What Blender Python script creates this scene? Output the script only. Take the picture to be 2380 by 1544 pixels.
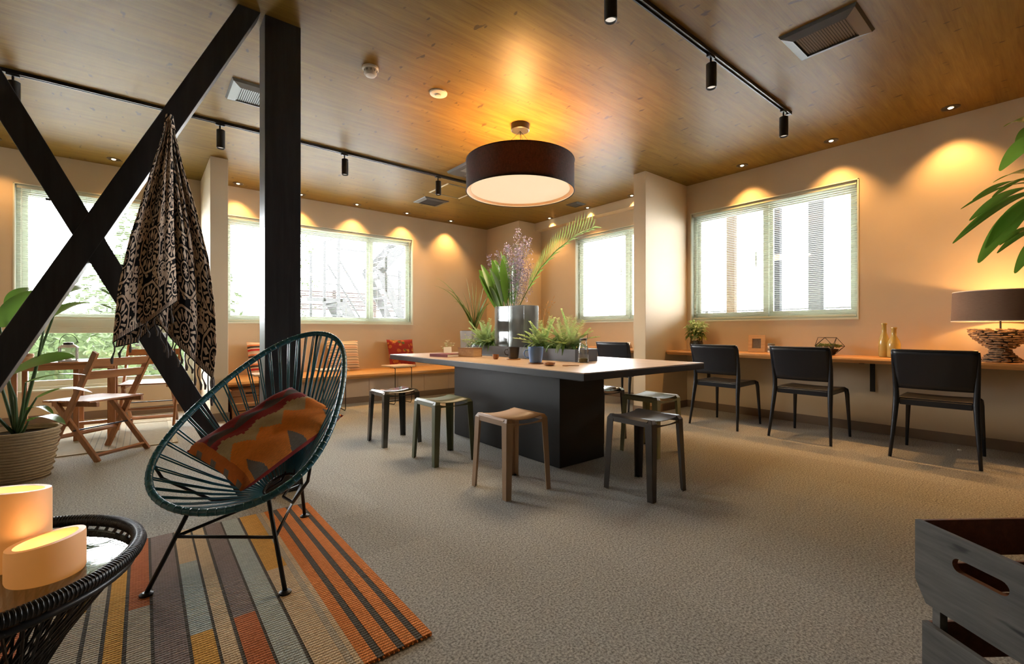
import bpy, math, random
from mathutils import Vector, Matrix

for o in list(bpy.data.objects): bpy.data.objects.remove(o)
SC = bpy.context.scene
COL = SC.collection
R = math.radians
ZC = 2.895            # ceiling height
XR, YB = 5.55, 6.97   # inner faces of right wall and back wall
XL, YF = -2.45, -5.53   # left wall and the wall behind the camera

# ---------------------------------------------------------------- camera, light, exposure
cam = bpy.data.cameras.new('camera')
cam.lens = 16.0; cam.sensor_width = 36.0; cam.shift_y = -4/2380; cam.clip_start = 0.05
camo = bpy.data.objects.new('camera', cam); COL.objects.link(camo)
camo.location = (0, 0, 1.0); camo.rotation_euler = (R(90), 0, R(-39))
SC.camera = camo

SC.view_settings.view_transform = 'Standard'
SC.view_settings.look = 'None'
SC.view_settings.gamma = 1.0
SC.view_settings.use_curve_mapping = False
SC.view_settings.exposure = 0.40

W = bpy.data.worlds.new('overcast_sky'); SC.world = W; W.use_nodes = True
bg = W.node_tree.nodes['Background']
bg.inputs[0].default_value = (0.93, 0.97, 1.0, 1); bg.inputs[1].default_value = 44.0

WARM = (1.0, 0.50, 0.155)
DOWN_W, PEND_UP, PEND_DN, LAMP_W, CANDLE_W = 58.0, 92.0, 26.0, 12.0, 0.3

def portal(loc, rot, sx, sy):
    l = bpy.data.lights.new('daylight_portal', 'AREA'); l.shape = 'RECTANGLE'; l.size = sx; l.size_y = sy
    l.cycles.is_portal = True
    o = bpy.data.objects.new('daylight_portal', l); COL.objects.link(o); o.location = loc; o.rotation_euler = rot
# openings (along-wall range, height range)
WIN1 = (-1.06, 0.50, 0.34, 2.55)     # back wall, tall window, X range
WIN2 = (0.80, 3.51, 1.09, 2.52)      # back wall, wide window, X range
WIN3 = (3.42, 5.19, 1.12, 2.54)      # right wall beyond the partition, Y range
WIN4 = (1.35, 3.15, 1.11, 2.52)      # right wall, Y range
for a in (WIN1, WIN2):
    portal(((a[0]+a[1])/2, YB+.20, (a[2]+a[3])/2), (R(-90), 0, 0), a[1]-a[0], a[3]-a[2])
for a in (WIN3, WIN4):
    portal((XR+.20, (a[0]+a[1])/2, (a[2]+a[3])/2), (0, R(90), 0), a[3]-a[2], a[1]-a[0])

# ---------------------------------------------------------------- mesh helpers
class MB:
    def __init__(s): s.v = []; s.f = []; s.m = []; s.mi = 0; s.uv = None
    def add(s, vs, fs):
        b = len(s.v); s.v += [tuple(p) for p in vs]
        for f in fs: s.f.append([b+i for i in f]); s.m.append(s.mi)
        return s
    def box(s, x0, x1, y0, y1, z0, z1):
        return s.add([(x0,y0,z0),(x1,y0,z0),(x1,y1,z0),(x0,y1,z0),(x0,y0,z1),(x1,y0,z1),(x1,y1,z1),(x0,y1,z1)],
              [(3,2,1,0),(4,5,6,7),(0,1,5,4),(1,2,6,5),(2,3,7,6),(3,0,4,7)])
    def bar(s, p, q, w, t, up=(0,0,1)):
        p = Vector(p); q = Vector(q); d = (q-p).normalized(); u = Vector(up)
        a = d.cross(u)
        if a.length < 1e-4: a = d.cross(Vector((1,0,0)))
        a.normalize(); b = a.cross(d).normalized(); a = a*w/2; b = b*t/2
        vs = [p-a-b, p+a-b, p+a+b, p-a+b, q-a-b, q+a-b, q+a+b, q-a+b]
        return s.add(vs, [(3,2,1,0),(4,5,6,7),(0,1,5,4),(1,2,6,5),(2,3,7,6),(3,0,4,7)])
    def tube(s, pts, r, n=8, closed=False, caps=True):
        pts = [Vector(p) for p in pts]; k = len(pts); vs = []
        nrm = None
        for i, p in enumerate(pts):
            if closed: t = pts[(i+1) % k]-pts[i-1]
            else: t = pts[min(i+1, k-1)]-pts[max(i-1, 0)]
            t.normalize()
            if nrm is None:
                nrm = t.cross(Vector((0,0,1)))
                if nrm.length < 1e-3: nrm = t.cross(Vector((1,0,0)))
            else: nrm = nrm - t*nrm.dot(t)
            nrm.normalize(); bi = t.cross(nrm)
            rr = r[i] if isinstance(r, (list, tuple)) else r
            for j in range(n):
                a = 2*math.pi*j/n
                vs.append(p+nrm*(rr*math.cos(a))+bi*(rr*math.sin(a)))
        fs = []
        for i in range(k if closed else k-1):
            i2 = (i+1) % k
            for j in range(n): fs.append((i*n+j, i*n+(j+1) % n, i2*n+(j+1) % n, i2*n+j))
        if caps and not closed: fs += [tuple(range(n-1,-1,-1)), tuple((k-1)*n+j for j in range(n))]
        return s.add(vs, fs)
    def lathe(s, prof, n=24, c=(0,0,0), capb=True, capt=True):
        vs = []; k = len(prof)
        for r, z in prof:
            for j in range(n):
                a = 2*math.pi*j/n; vs.append((c[0]+r*math.cos(a), c[1]+r*math.sin(a), c[2]+z))
        fs = []
        for i in range(k-1):
            for j in range(n): fs.append((i*n+j, i*n+(j+1) % n, (i+1)*n+(j+1) % n, (i+1)*n+j))
        if capb: fs.append(tuple(range(n-1,-1,-1)))
        if capt: fs.append(tuple((k-1)*n+j for j in range(n)))
        return s.add(vs, fs)
    def grid(s, nu, nv, fn, closeu=False):
        vs = []; fs = []
        for i in range(nu):
            for j in range(nv): vs.append(fn(i/(nu if closeu else nu-1), j/(nv-1)))
        for i in range(nu if closeu else nu-1):
            i2 = (i+1) % nu
            for j in range(nv-1): fs.append((i*nv+j, i2*nv+j, i2*nv+j+1, i*nv+j+1))
        return s.add(vs, fs)
    def prism(s, poly, fn0, fn1):
        n = len(poly); vs = [fn0(*p) for p in poly]+[fn1(*p) for p in poly]
        fs = [tuple(range(n-1,-1,-1)), tuple(range(n, 2*n))]
        for i in range(n): fs.append((i, (i+1) % n, n+(i+1) % n, n+i))
        return s.add(vs, fs)
    def sphere(s, c, r, n=8, m=6, sz=1.0):
        return s.lathe([(max(1e-4, r*math.sin(math.pi*i/m)), -r*sz*math.cos(math.pi*i/m)) for i in range(m+1)], n, c, False, False)
    def leaf(s, pts, w, up=(0,0,1), fold=.25, prof=None):
        """a blade along the midrib pts with half width w, folded up along the midrib"""
        pts = [Vector(p) for p in pts]; k = len(pts); up = Vector(up); vs = []
        for i, p in enumerate(pts):
            t = (pts[min(i+1,k-1)]-pts[max(i-1,0)]).normalized()
            a = t.cross(up)
            if a.length < 1e-3: a = t.cross(Vector((1,0,0)))
            a.normalize(); n = a.cross(t).normalized()
            u = i/(k-1)
            ww = w*(prof(u) if prof else math.sin(math.pi*min(1,(u*.93+.05)))**.75)
            vs += [p-a*ww+n*ww*fold, p, p+a*ww+n*ww*fold]
        fs = []
        for i in range(k-1):
            for j in (0, 1): fs.append((i*3+j, i*3+j+1, i*3+j+4, i*3+j+3))
        return s.add(vs, fs)
    def build(s, name, mat, parent=None, smooth=False, bevel=0, solid=0, subd=0, uv=None, auto=False):
        me = bpy.data.meshes.new(name); me.from_pydata(s.v, [], s.f); me.update()
        mats = mat if isinstance(mat, (list, tuple)) else [mat]
        for m in mats: me.materials.append(m)
        if len(mats) > 1:
            for p, i in zip(me.polygons, s.m): p.material_index = i
        if smooth or auto:
            for p in me.polygons: p.use_smooth = True
        if auto: me.set_sharp_from_angle(angle=R(35))
        if uv:
            l = me.uv_layers.new(name='UVMap')
            for lo in me.loops: l.data[lo.index].uv = uv[lo.vertex_index]
        o = bpy.data.objects.new(name, me); COL.objects.link(o)
        if parent: o.parent = parent
        if solid:
            md = o.modifiers.new('solid', 'SOLIDIFY'); md.thickness = solid; md.offset = 0
        if subd:
            md = o.modifiers.new('sub', 'SUBSURF'); md.levels = subd; md.render_levels = subd
        if bevel:
            md = o.modifiers.new('bevel', 'BEVEL'); md.width = bevel; md.segments = 2; md.limit_method = 'ANGLE'
        return o

def tag(o, label=None, cat=None, group=None, kind=None):
    if label: o['label'] = label
    if cat: o['category'] = cat
    if group: o['group'] = group
    if kind: o['kind'] = kind
    return o
def thing(name, label, cat, loc=(0,0,0), rz=0, group=None):
    o = bpy.data.objects.new(name, None); COL.objects.link(o)
    o.empty_display_size = .1; o.location = loc; o.rotation_euler = (0, 0, rz)
    return tag(o, label, cat, group)
def copy_tree(o, parent=None):
    c = o.copy(); COL.objects.link(c); c.parent = parent
    for ch in list(o.children): copy_tree(ch, c)
    return c
def dup(o, loc, rz=0, label=None, group=None):
    c = copy_tree(o); c.location = loc; c.rotation_euler = (0, 0, rz)
    if label: c['label'] = label
    if group: c['group'] = group
    return c
def light(kind, name, loc, energy, color=WARM, parent=None, size=.05, rot=(0,0,0), spot=None, blend=.5, sizey=None):
    l = bpy.data.lights.new(name, kind); l.energy = energy; l.color = color
    if kind == 'AREA':
        l.shape = 'DISK'; l.size = size
    elif kind == 'SPOT':
        l.spot_size = R(spot); l.spot_blend = blend; l.shadow_soft_size = size
    else: l.shadow_soft_size = size
    o = bpy.data.objects.new(name, l); COL.objects.link(o); o.location = loc; o.rotation_euler = rot
    if parent: o.parent = parent
    return o

# ---------------------------------------------------------------- material helpers
class NT:
    """tiny expression wrapper around shader math nodes"""
    def __init__(s, m): s.m = m; s.nt = m.node_tree; s.N = s.nt.nodes; s.L = s.nt.links
    def node(s, t, **kw):
        n = s.N.new(t)
        for k, v in kw.items(): setattr(n, k, v)
        return n
    def put(s, sock, v):
        if isinstance(v, (int, float)): sock.default_value = v
        elif isinstance(v, (tuple, list)): sock.default_value = (*v, 1) if len(v) == 3 and len(sock.default_value) == 4 else v
        else: s.L.new(v, sock)
    def math(s, op, a, b=0.0, c=None):
        n = s.node('ShaderNodeMath', operation=op); s.put(n.inputs[0], a); s.put(n.inputs[1], b)
        if c is not None: s.put(n.inputs[2], c)
        return n.outputs[0]
    def mix(s, f, a, b, blend='MIX'):
        n = s.node('ShaderNodeMix', data_type='RGBA', blend_type=blend)
        s.put(n.inputs[0], f); s.put(n.inputs[6], a); s.put(n.inputs[7], b); return n.outputs[2]
    def coord(s, kind='Object'): return s.node('ShaderNodeTexCoord').outputs[kind]
    def map(s, vec, scale=(1,1,1), loc=(0,0,0), rot=(0,0,0)):
        n = s.node('ShaderNodeMapping'); s.L.new(vec, n.inputs[0])
        n.inputs[1].default_value = loc; n.inputs[2].default_value = rot; n.inputs[3].default_value = scale; return n.outputs[0]
    def noise(s, vec, scale, detail=3, rough=.5, dist=0.0):
        n = s.node('ShaderNodeTexNoise'); s.L.new(vec, n.inputs['Vector'])
        n.inputs['Scale'].default_value = scale; n.inputs['Detail'].default_value = detail
        n.inputs['Roughness'].default_value = rough; n.inputs['Distortion'].default_value = dist
        return n.outputs['Fac']
    def vor(s, vec, scale, feature='F1', out='Distance'):
        n = s.node('ShaderNodeTexVoronoi', feature=feature); s.L.new(vec, n.inputs['Vector']); n.inputs['Scale'].default_value = scale
        return n.outputs[out]
    def ramp(s, f, stops, interp='LINEAR'):
        n = s.node('ShaderNodeValToRGB'); s.L.new(f, n.inputs[0]); cr = n.color_ramp; cr.interpolation = interp
        while len(cr.elements) > len(stops): cr.elements.remove(cr.elements[-1])
        while len(cr.elements) < len(stops): cr.elements.new(1.0)
        for e, (p, c) in zip(cr.elements, stops): e.position = p; e.color = (*c, 1)
        return n.outputs[0]
    def sep(s, vec):
        n = s.node('ShaderNodeSeparateXYZ'); s.L.new(vec, n.inputs[0]); return n.outputs
    def bump(s, h, strength=.3, dist=.01):
        n = s.node('ShaderNodeBump'); s.L.new(h, n.inputs['Height']); n.inputs['Strength'].default_value = strength
        n.inputs['Distance'].default_value = dist; return n.outputs[0]

def base(name):
    m = bpy.data.materials.new(name); m.use_nodes = True
    return m, NT(m), m.node_tree.nodes['Principled BSDF']
def pmat(name, col, rough=.5, metal=0, var=0, vscale=6, bump=0, bscale=60, spec=.5, emit=None, estr=0, trans=0, sheen=0, coat=0):
    m, t, b = base(name)
    b.inputs['Roughness'].default_value = rough; b.inputs['Metallic'].default_value = metal
    b.inputs['Specular IOR Level'].default_value = spec
    if coat: b.inputs['Coat Weight'].default_value = coat
    if sheen: b.inputs['Sheen Weight'].default_value = sheen
    if trans: b.inputs['Transmission Weight'].default_value = trans
    co = t.coord()
    if var:
        f = t.noise(co, vscale, 4)
        t.L.new(t.mix(f, [c*(1-var) for c in col], [min(1, c*(1+var)) for c in col]), b.inputs['Base Color'])
    else: b.inputs['Base Color'].default_value = (*col, 1)
    if bump: t.L.new(t.bump(t.noise(co, bscale, 3), bump), b.inputs['Normal'])
    if emit: b.inputs['Emission Color'].default_value = (*emit, 1); b.inputs['Emission Strength'].default_value = estr
    return m
def wood(name, dark, light_, axis='X', scale=1.0, rough=.45, bump=.15, knots=0, coat=0):
    m, t, b = base(name); co = t.coord()
    st = {'X': (1.2, 14, 14), 'Y': (14, 1.2, 14), 'Z': (14, 14, 1.2)}[axis]
    v = t.map(co, [k*scale for k in st])
    f = t.noise(v, 1.6, 6, .6, .6); g = t.noise(v, 7, 3, .6)
    h = t.math('ADD', t.math('MULTIPLY', f, .75), t.math('MULTIPLY', g, .25))
    c = t.ramp(h, [(.3, dark), (.68, light_)])
    if knots:
        k = t.noise(t.map(co, [q*scale*.35 for q in (st[0]*3, st[1], st[2])]), 3.2, 2, .5)
        kk = t.ramp(k, [(.30, (0,0,0)), (.36, (1,1,1))])
        c = t.mix(t.math('SUBTRACT', 1.0, kk), c, [q*.35 for q in dark])
    t.L.new(c, b.inputs['Base Color']); b.inputs['Roughness'].default_value = rough
    if coat: b.inputs['Coat Weight'].default_value = coat; b.inputs['Coat Roughness'].default_value = .25
    t.L.new(t.bump(h, bump, .004), b.inputs['Normal'])
    return m
def glassmat(name, tint=(1,1,1), refl=.07):
    """thin clear pane"""
    m = bpy.data.materials.new(name); m.use_nodes = True; t = NT(m); t.N.clear()
    out = t.node('ShaderNodeOutputMaterial'); tr = t.node('ShaderNodeBsdfTransparent'); gl = t.node('ShaderNodeBsdfGlossy')
    mx = t.node('ShaderNodeMixShader'); lw = t.node('ShaderNodeLayerWeight'); lw.inputs[0].default_value = .25
    tr.inputs[0].default_value = (*tint, 1); gl.inputs['Roughness'].default_value = .01
    t.L.new(t.math('ADD', t.math('MULTIPLY', lw.outputs['Fresnel'], .8), refl*.5), mx.inputs[0])
    t.L.new(tr.outputs[0], mx.inputs[1]); t.L.new(gl.outputs[0], mx.inputs[2]); t.L.new(mx.outputs[0], out.inputs[0])
    return m
def leafmat(name, c1, c2, rough=.35, trans=.35):
    m = bpy.data.materials.new(name); m.use_nodes = True; t = NT(m); b = t.N['Principled BSDF']; out = t.N['Material Output']
    c = t.mix(t.noise(t.coord(), 9, 3), c1, c2)
    t.L.new(c, b.inputs['Base Color']); b.inputs['Roughness'].default_value = rough
    tl = t.node('ShaderNodeBsdfTranslucent'); t.L.new(t.mix(.5, c, (.35, .6, .08)), tl.inputs[0])
    mx = t.node('ShaderNodeMixShader'); mx.inputs[0].default_value = trans
    t.L.new(b.outputs[0], mx.inputs[1]); t.L.new(tl.outputs[0], mx.inputs[2]); t.L.new(mx.outputs[0], out.inputs[0])
    return m
def emitmat(name, col, strength):
    return pmat(name, (.8,.8,.8), .6, emit=col, estr=strength)

M = {}
# wall paper: fine woven vinyl
m, t, b = base('wallpaper'); co = t.coord()
t.L.new(t.mix(t.noise(co, 3, 3), (.555,.455,.315), (.61,.505,.36)), b.inputs['Base Color']); b.inputs['Roughness'].default_value = .75
hh = t.math('ADD', t.noise(t.map(co, (300,300,18)), 1, 2), t.noise(t.map(co, (18,18,300)), 1, 2))
t.L.new(t.bump(hh, .12, .002), b.inputs['Normal']); M['wall'] = m
# ceiling: knotty wood board, grain along X
m, t, b = base('ceiling_board'); co = t.coord()
v = t.map(co, (.9, 11, 1)); f = t.noise(v, 2.2, 7, .62, .5); g = t.noise(t.map(co, (2.5, 60, 1)), 2, 3)
h = t.math('ADD', t.math('MULTIPLY', f, .7), t.math('MULTIPLY', g, .3))
c = t.ramp(h, [(.30, (.122,.064,.011)), (.5, (.172,.100,.018)), (.70, (.212,.132,.028))])
kn = t.noise(t.map(co, (17, 7.5, 1)), 1.0, 2, .5)
kk = t.ramp(kn, [(.275, (1,1,1)), (.325, (0,0,0))])
c = t.mix(t.math('MULTIPLY', kk, .8), c, (.045,.026,.010))
blot = t.ramp(t.noise(t.map(co, (.5, 1.2, 1)), 1.5, 3), [(.35, (.86,.84,.82)), (.65, (1.06,1.06,1.06))])
c = t.mix(1.0, c, blot, 'MULTIPLY')
t.L.new(c, b.inputs['Base Color']); b.inputs['Roughness'].default_value = .46; b.inputs['Specular IOR Level'].default_value = .14
t.L.new(t.bump(h, .08, .003), b.inputs['Normal']); M['ceiling'] = m
# carpet tiles: loop pile, tone shifts a little from tile to tile
m, t, b = base('carpet'); co = t.coord(); gp = t.node('ShaderNodeNewGeometry').outputs['Position']
oi = t.node('ShaderNodeObjectInfo').outputs['Random']
n1 = t.noise(gp, 125, 3, .65); n2 = t.noise(t.map(gp, (60,60,60)), 1.2, 3, .6)
c = t.mix(t.ramp(n1, [(.36, (0,0,0)), (.62, (1,1,1))]), (.190,.186,.165), (.520,.515,.478))
c = t.mix(1.0, c, t.ramp(n2, [(.3, (.86,.86,.86)), (.7, (1.10,1.10,1.10))]), 'MULTIPLY')
c = t.mix(1.0, c, t.ramp(oi, [(0, (.93,.925,.92)), (1, (1.04,1.04,1.04))]), 'MULTIPLY')
t.L.new(c, b.inputs['Base Color']); b.inputs['Roughness'].default_value = .95; b.inputs['Specular IOR Level'].default_value = .1
t.L.new(t.bump(n1, .35, .006), b.inputs['Normal']); M['carpet'] = m

M['baseboard'] = pmat('baseboard_vinyl', (.20,.145,.10), .55)
M['black_timber'] = wood('black_stained_timber', (.012,.012,.013), (.032,.032,.035), 'Z', .8, .38, .12)
M['frame_white'] = pmat('window_frame_white', (.66,.70,.60), .4)
M['blind'] = pmat('blind_slat', (.62,.66,.57), .5)
M['pane'] = glassmat('window_glass')
M['black_metal'] = pmat('black_metal', (.012,.012,.013), .42, .2)
M['dark_steel'] = pmat('dark_steel', (.02,.02,.022), .35, .6)
M['white_plastic'] = pmat('white_plastic', (.75,.72,.66), .45)
M['vent_dark'] = pmat('vent_dark', (.045,.047,.047), .5, .1)
M['vent_pale'] = pmat('vent_pale', (.16,.175,.18), .45, .1)
M['slot'] = pmat('dark_slot', (.012,.012,.012), .8)
M['bench_wood'] = wood('bench_wood', (.40,.20,.065), (.66,.38,.14), 'X', 1.0, .4, .1)
M['counter_wood'] = wood('counter_wood', (.46,.20,.06), (.74,.38,.13), 'Y', 1.0, .35, .1, coat=.2)
M['teak'] = wood('teak', (.20,.075,.025), (.40,.17,.06), 'Z', 1.2, .5, .12)
M['teak_flat'] = wood('teak_flat', (.22,.085,.03), (.42,.19,.07), 'X', 1.2, .5, .12)
M['pale_wood'] = wood('pale_wood', (.42,.25,.12), (.62,.41,.22), 'X', 1.5, .5, .08)
M['table_top'] = wood('table_top_wood', (.42,.265,.155), (.60,.42,.275), 'Y', 1.0, .38, .05)
M['table_dark'] = pmat('table_dark_laminate', (.011,.011,.0115), .45, var=.15, spec=.35)
M['trough'] = pmat('planter_grey', (.055,.055,.06), .4)
M['plastic_navy'] = pmat('chair_dark_plastic', (.010,.0135,.021), .36)
M['wax'] = None
M['bounce_cut'] = wood('bounce_cut_dark', (.05,.035,.025), (.09,.065,.045), 'Z', .6, .6, .1)
# ================================================================ THE ROOM
fl = tag(MB().box(XL-.2, XR+.2, YF-.2, YB+.2, -.12, -.006).build('floor', M['carpet']), 'grey beige carpet tile floor', kind='structure')
def tile_mesh(mb, x, y):
    e, g = .0004, .00008
    mb.add([(x+g,y+g,-.006),(x+.5-g,y+g,-.006),(x+.5-g,y+.5-g,-.006),(x+g,y+.5-g,-.006),
            (x+g,y+g,-e),(x+.5-g,y+g,-e),(x+.5-g,y+.5-g,-e),(x+g,y+.5-g,-e),
            (x+g+e,y+g+e,0),(x+.5-g-e,y+g+e,0),(x+.5-g-e,y+.5-g-e,0),(x+g+e,y+.5-g-e,0)],
           [(8,9,10,11),(4,5,9,8),(5,6,10,9),(6,7,11,10),(7,4,8,11),(0,1,5,4),(1,2,6,5),(2,3,7,6),(3,0,4,7)])
proto = None; rest = MB(); ntile = 0
sn, cs = math.sin(R(39)), math.cos(R(39))
for i in range(16):
    for j in range(25):
        x, y = XL+.5*i, YF+.5*j + (XL*0)
        cx_, cy_ = x+.25, y+.25; d = sn*cx_+cs*cy_; rr = cs*cx_-sn*cy_
        if d > 1.0 and abs(rr) < 1.25*d+.4 and ntile < 290:
            if proto is None:
                mb = MB(); tile_mesh(mb, -.25, -.25); o = mb.build('carpet_tile', M['carpet'], fl); proto = o
            else:
                o = proto.copy(); COL.objects.link(o); o.parent = fl
            o.location = (cx_, cy_, 0); ntile += 1
        else: tile_mesh(rest, x, y)
tag(rest.build('carpet_tile_field', M['carpet'], fl), kind='stuff')
tag(MB().box(XL-.2, XR+.2, YF-.2, YB+.2, ZC, ZC+.12).build('ceiling', M['ceiling']), 'knotty brown wood board ceiling', kind='structure')

def wall(name, axis, a0, a1, face, out, holes, label):
    """axis 'x': wall runs along X with its inner face at Y=face; out = thickness (signed)"""
    mb = MB(); lo, hi = min(face, face+out), max(face, face+out)
    def bx(p, q, z0, z1):
        if q-p < 1e-4 or z1-z0 < 1e-4: return
        if axis == 'x': mb.box(p, q, lo, hi, z0, z1)
        else: mb.box(lo, hi, p, q, z0, z1)
    c = a0
    for h in sorted(holes):
        bx(c, h[0], -.1, ZC+.1); bx(h[0], h[1], -.1, h[2]); bx(h[0], h[1], h[3], ZC+.1); c = h[1]
    bx(c, a1, -.1, ZC+.1)
    return tag(mb.build(name, M['wall']), label, kind='structure')
wall('wall_back', 'x', XL-.18, XR+.18, YB, .18, [WIN1, WIN2], 'warm beige papered back wall with two windows')
wall('wall_right', 'y', YF-.18, YB, XR, .18, [WIN3, WIN4], 'warm beige papered wall above the wooden counter')
wall('wall_left', 'y', YF-.18, YB, XL, -.18, [], 'beige papered side wall')
wall('wall_front', 'x', XL, XR, YF, -.18, [], 'unseen wall opposite the long window, finished dark to cut bounced light').data.materials[0] = M['bounce_cut']  # wall out of view; its dark finish is invented to cut bounced light
tag(MB().box(4.63, XR, 3.20, 3.37, 0, ZC).build('wall_partition_right', M['wall'], bevel=.004), 'short papered partition standing out from the counter wall', kind='structure')
tag(MB().box(.563, .73, 5.90, YB, 0, ZC).build('wall_partition_back', M['wall'], bevel=.004), 'short papered partition between the two back windows', kind='structure')
tag(MB().box(5.03, XR, 6.02, YB, 0, ZC).build('wall_corner', M['wall'], bevel=.004), 'boxed-out papered corner column', kind='structure')
tag(MB().box(5.40, XR, 3.37, 6.02, 2.765, ZC).build('trim_1', M['wall']), 'papered soffit beam under the ceiling', kind='structure')
# baseboards
def bboard(name, *bxs):
    mb = MB()
    for q in bxs: mb.box(*q, 0, .09)
    tag(mb.build(name, M['baseboard'], bevel=.002), 'brown vinyl baseboard', kind='structure')
bboard('baseboard_right', (XR-.012, XR, YF, 3.20), (XR-.012, XR, 3.37, 6.02))
bboard('baseboard_back', (XL, .563, YB-.012, YB))
bboard('baseboard_partition', (4.618, XR-.012, 3.188, 3.20), (4.618, 4.63, 3.20, 3.37), (4.63, XR-.012, 3.37, 3.382))
bboard('baseboard_corner', (5.018, 5.03, 6.008, YB), (5.03, XR-.012, 6.008, 6.02))
bboard('baseboard_post', (.551, .563, 5.888, YB-.012), (.563, .73, 5.888, 5.90), (.73, .742, 5.888, 6.20))

# ---------------------------------------------------------------- windows (local x along the wall, y outward, z up)
def place(o, wallname, along, z):
    if wallname == 'back': o.location = (along, YB, z)
    elif wallname == 'left': o.location = (XL, along, z); o.rotation_euler = (0, 0, R(90))
    else: o.location = (XR, along, z); o.rotation_euler = (0, 0, R(-90))
def window(n, a, wallname, splits, label, transom=None, handle=None):
    w, h = a[1]-a[0], a[3]-a[2]
    o = bpy.data.objects.new('window_%d' % n, None); COL.objects.link(o); o.empty_display_size = .1
    place(o, wallname, (a[0]+a[1])/2, a[2]); tag(o, label, kind='structure')
    F = M['frame_white']; x0, x1 = -w/2, w/2; t = .05
    mb = MB(); mb.box(x0, x1, .06, .16, 0, t); mb.box(x0, x1, .06, .16, h-t, h)
    mb.box(x0, x0+t, .06, .16, t, h-t); mb.box(x1-t, x1, .06, .16, t, h-t)
    if transom: mb.box(x0+t, x1-t, .06, .15, transom[0], transom[1])
    mb.build('window_frame', F, o, bevel=.003)
    # thin casing and sill on the room side
    c = MB(); c.box(x0, x1, -.008, .055, 0, .018); c.box(x0, x0+.014, -.006, .055, .018, h); c.box(x1-.014, x1, -.006, .055, .018, h)
    c.box(x0, x1, -.006, .055, h-.012, h)
    c.build('casing', F, o, bevel=.002)
    xs = [x0+t]+[x0+w*s for s in splits]+[x1-t]
    zs = [(t, h-t)] if not transom else [(t, transom[0]), (transom[1], h-t)]
    for (p, q) in zs:
        for i in range(len(xs)-1):
            l, r_ = xs[i], xs[i+1]; yy = .085 if i % 2 == 0 else .115; e = .062
            s = MB()
            s.box(l-.012, r_+.012, yy, yy+.028, p, p+e); s.box(l-.012, r_+.012, yy, yy+.028, q-e, q)
            s.box(l-.012, l+e-.012, yy, yy+.028, p+e, q-e); s.box(r_-e+.012, r_+.012, yy, yy+.028, p+e, q-e)
            so = s.build('sash', F, o, bevel=.003)
            MB().box(l+e-.014, r_-e+.014, yy+.011, yy+.017, p+e-.002, q-e+.002).build('pane', M['pane'], so)
    if handle is not None:
        MB().box(x0+w*handle-.008, x0+w*handle+.008, .055, .087, h*.45, h*.58).build('handle', M['frame_white'], o, bevel=.003)
    return o
window(1, WIN1, 'back', [], 'tall window with a transom beside the wooden folding chairs', transom=(.69, .79))
window(2, WIN2, 'back', [.26, .74], 'wide three-light window above the long bench')
window(3, WIN3, 'right', [.56], 'sliding window beyond the right partition', handle=.5)
window(4, WIN4, 'right', [.505], 'sliding window above the wooden counter', handle=.44)

def blind(a, wallname, label, bottom=None, tilt=4, cordside=1):
    w = a[1]-a[0]-.05; zt = a[3]-.015; zb = (bottom if bottom else a[2]+.045)
    o = thing('venetian_blind', label, 'blind'); place(o, wallname, (a[0]+a[1])/2, 0); o.location.z = zb
    H = zt-zb
    MB().box(-w/2, w/2, .008, .045, H-.035, H).build('headrail', M['blind'], o, bevel=.003)
    MB().box(-w/2, w/2, .014, .038, -.012, .004).build('bottom_rail', M['blind'], o, bevel=.003)
    n = int((H-.05)/.0213); mb = MB(); ca, sa = math.cos(R(tilt)), math.sin(R(tilt))
    for i in range(n):
        z = .018+i*.0213; e = .0125
        for y0, y1, dz0, dz1 in ((-e, 0, 0, .0016), (0, e, .0016, 0)):
            p = [(-w/2, .026+y0*ca, z+dz0-y0*sa), (w/2, .026+y0*ca, z+dz0-y0*sa), (w/2, .026+y1*ca, z+dz1-y1*sa), (-w/2, .026+y1*ca, z+dz1-y1*sa)]
            mb.add(p, [(0,1,2,3)])
    tag(mb.build('slats', M['blind'], o), kind='stuff')
    k = max(3, int(w/.5)+1)
    for i in range(k):
        x = -w/2+.10+(w-.2)*i/(k-1)
        MB().box(x-.0012, x+.0012, .012, .014, 0, H-.035).build('ladder_cord', M['blind'], o)
    x = cordside*(w/2-.04)
    MB().tube([(x, .004, H-.02), (x, -.004, H-.1), (x, -.004, H*.12)], .0022, 6).build('pull_cord', M['blind'], o)
    mb = MB(); mb.lathe([(.002, .03), (.006, .02), (.007, 0)], 8, (x, -.004, H*.12-.028)); mb.build('cord_weight', M['frame_white'], o)
    return o
blind(WIN1, 'back', 'white venetian blind over the upper light of the tall window', bottom=1.14, cordside=-1)
blind(WIN2, 'back', 'white venetian blind over the wide window behind the bench')
blind(WIN3, 'right', 'white venetian blind over the window beyond the partition', cordside=-1)
blind(WIN4, 'right', 'white venetian blind over the window above the counter', cordside=-1)

# ---------------------------------------------------------------- black timber post and cross brace
PY = 3.05
post = thing('timber_post', 'square black stained timber post in front of the wide window', 'post', (.666, PY+.08, 0))
MB().box(-.101, .101, -.082, .082, 0, ZC).build('shaft', M['black_timber'], post, bevel=.004)
post2 = thing('timber_post', 'black stained timber post at the foot of the cross brace beside the basket plant', 'post', (-1.10, PY+.08, 0))
MB().box(-.101, .101, -.082, .082, 0, ZC).build('shaft', M['black_timber'], post2, bevel=.004)
br = thing('cross_brace', 'large black stained timber X brace fixed between two posts', 'brace', (-.2, PY+.055, 0))
def slant(x_bot, x_top, y0, y1):
    # bar of 105 mm with horizontal cuts at floor and ceiling
    hw = .058
    return MB().prism([(x_bot-hw, 0), (x_bot+hw, 0), (x_top+hw, ZC), (x_top-hw, ZC)], lambda x, z: (x, y0, z), lambda x, z: (x, y1, z))
cxm = 0.0
slant(-.720, .685, -.055, .055).build('brace_timber', M['black_timber'], br, bevel=.003)
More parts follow.
